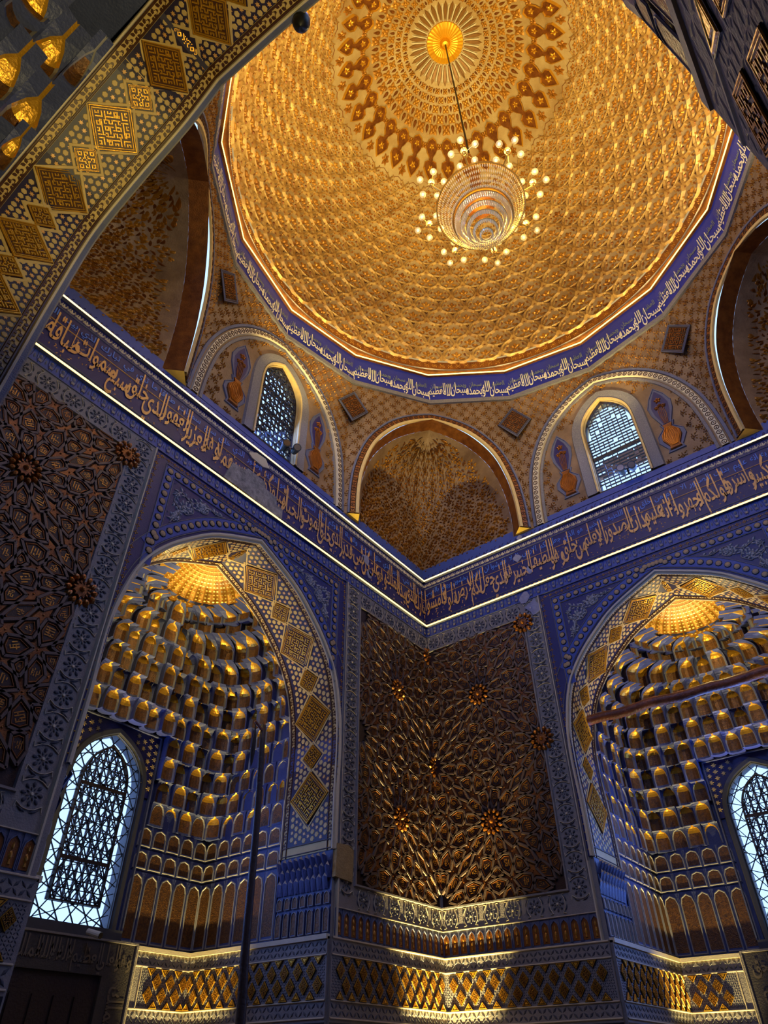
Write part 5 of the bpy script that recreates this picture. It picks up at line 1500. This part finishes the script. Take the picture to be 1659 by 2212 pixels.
hoop(.56, zr-.42, .02, .05)
for (r, z, n) in ((.54, zr-.47, 84), (.44, zr-.62, 70), (.335, zr-.76, 54), (.23, zr-.89, 38), (.12, zr-1.01, 22)):
    hoop(r, z, .010, .02); bead_ring(r, z, z-.15, n, .011, r*.97)
    V, F = revolve([(r, z), (r*.82, z-.03), (r*.8, z+.02)], 40); part('tray', V, F, CRYST, CH)
def sphere(r, n=8, m=6): return revolve([(r*sin(pi*j/m)+1e-5, -r*cos(pi*j/m)) for j in range(m+1)], n)
Vb, Fb = sphere(.028); BULBM = mesh_of('bulb', Vb, Fb, BULB, True)
Vg, Fg = sphere(.066, 12, 8); SHADEM = mesh_of('glass_shade', Vg, Fg, GLASS, True)
Vd, Fd = sphere(.03); BULBD = mesh_of('bulb', Vd, Fd, mat('dim_bulb', (255, 226, 150), .4, 0, 0, 1, emit=1.6), True)
for k in range(8):
    a = 2*pi*(k+.33)/8; R1 = 1.05; c = Vector((R1*cos(a), R1*sin(a), zr+.10))
    V, F = tube((Rr*cos(a), Rr*sin(a), zr+.03), tuple(c), .018); part('arm', V, F, MATS['gilt_hoop'], CH)
    cl = part('cluster_boss', *sphere(.045), MATS['gilt_hoop'], CH, True, tuple(c))
    for j in range(6):
        an = a+2*pi*j/5; rr = .24 if j else 0
        p = Vector((rr*cos(an), rr*sin(an), .02 if j else .12))
        if j: V, F = tube((0, 0, 0), tuple(p*.82), .006, None, 5); part('branch', V, F, MATS['gilt_hoop'], cl)
        s = bpy.data.objects.new('glass_shade', SHADEM); s.location = p+Vector((0, 0, -.02)); link(s, cl)
        u = bpy.data.objects.new('bulb', BULBM if j == 0 else BULBD); u.location = p+Vector((0, 0, -.02)); link(u, cl)

# ------------------------------------------------------------------ loose things
# timber tie beam across the facing niche
V, F = [], []
n, m = 40, 10; rr = random.Random(9)
for i in range(n+1):
    x = -2.03+i*(2.18+2.03)/n; y = 5.62+.02*sin(i*.4); z = 6.68+.012*sin(i*.7)
    for j in range(m): q = .085*(1+rr.uniform(-.06, .06)); V.append((x, y+q*cos(2*pi*j/m), z+q*sin(2*pi*j/m)))
for i in range(n):
    for j in range(m): F.append((i*m+j, i*m+(j+1) % m, (i+1)*m+(j+1) % m, (i+1)*m+j))
F += [tuple(range(m)), tuple(range(n*m, n*m+m))]
me = mesh_of('tie_beam', V, F, BEAMW, True); o = link(bpy.data.objects.new('tie_beam', me), None, 'reddish brown round timber beam spanning the facing niche below its arch', 'beam')
# leaning staff with a bracket and tuft
ST = empty('shrine_staff', (-5.35, .95, 0), label='tall dark wooden staff with a crossarm and hanging tuft before the left niche', cat='staff')
pts = [(.0, .06, 0), (.0, .0, 2.2), (.0, -.05, 3.0), (.01, -.10, 4.5), (.0, -.17, 5.86)]
P = interp(pts, 4); V, F = [], []
for i, p in enumerate(P):
    q = .070-.028*i/(len(P)-1)
    for j in range(8): V.append((p[0]+q*cos(j*pi/4), p[1]+q*sin(j*pi/4), p[2]))
for i in range(len(P)-1):
    for j in range(8): F.append((i*8+j, i*8+(j+1) % 8, (i+1)*8+(j+1) % 8, (i+1)*8+j))
F.append(tuple(range(len(V)-8, len(V)))); part('shaft', V, F, WOOD, ST, True)
V, F = tube((0, -.13, 5.74), (.02, -.36, 5.86), .02); part('crossarm', V, F, BEAMW, ST)
V, F = revolve([(.004, 0), (.012, -.12), (.03, -.26), (.038, -.42), (.022, -.58), (.002, -.66)], 9); part('tuft', V, F, mat('dark_hair', (30, 24, 22), .8, 0, .3, 40), ST, True, (.01, -.33, 5.84))
V, F = tube((.0, -.14, 5.84), (.0, -.15, 6.02), .018, .004); part('tip', V, F, BRASS, ST)
# sill floodlights
def twin(name_loc, facing, lab):
    L = empty('twin_floodlight', name_loc, label=lab, cat='floodlight', group=None)
    f = Vector(facing).normalized(); s = f.cross(Vector((0, 0, 1)))
    V, F = tube((0, 0, .0), (0, 0, .16), .02); part('bracket', V, F, BLACK, L)
    V, F = tube(tuple(-s*.13+Vector((0, 0, .15))), tuple(s*.13+Vector((0, 0, .15))), .018); part('crossbar', V, F, BLACK, L)
    for q in (-1, 1):
        c = s*.11*q+Vector((0, 0, .15)); d = (f*.8+Vector((0, 0, -.25 if q < 0 else -.1))).normalized()
        V, F = tube(tuple(c-d*.09), tuple(c+d*.14), .07, .085, 14); h = part('housing', V, F, BLACK, L)
        V, F = tube(tuple(c+d*.14), tuple(c+d*.145), .066, .066, 14); part('lens', V, F, mat('lens_amber', (120, 92, 60), .2, .3), h)
    return L
twin((-4.93, .28, 11.10), (1, -.5, -.1), 'black twin floodlight on the sill of the upper left window')
twin((.14, 4.93, 11.10), (.1, -1, -.1), 'black twin floodlight on the sill of the blue upper window')
# security camera below the left lattice window
SCM = empty('security_camera', (-7.86, .22, 3.30), label='small white security camera under the left lattice window', cat='camera')
WH = mat('white_plastic', (196, 196, 192), .4, 0, .1, 6)
V, F = tube((0, 0, 0), (.08, 0, .02), .014); part('mount', V, F, WH, SCM)
V, F = tube((.04, -.02, .03), (.24, .06, -.03), .04, .045, 12); hb = part('body', V, F, WH, SCM)
V, F = tube((.24, .06, -.03), (.25, .064, -.033), .040, .040, 12); part('lens', V, F, BLACK, hb)
# black lamp hanging at the overhead arch
BL = empty('dome_camera', (.55, -5.09, 8.70), label='small black dome camera at the crown of the overhead arch', cat='camera')
V, F = revolve([(.0001, .10), (.075, .10), (.08, .03), (.07, -.03), (.045, -.07), (.0001, -.085)], 14); part('housing', V, F, BLACK, BL, True)
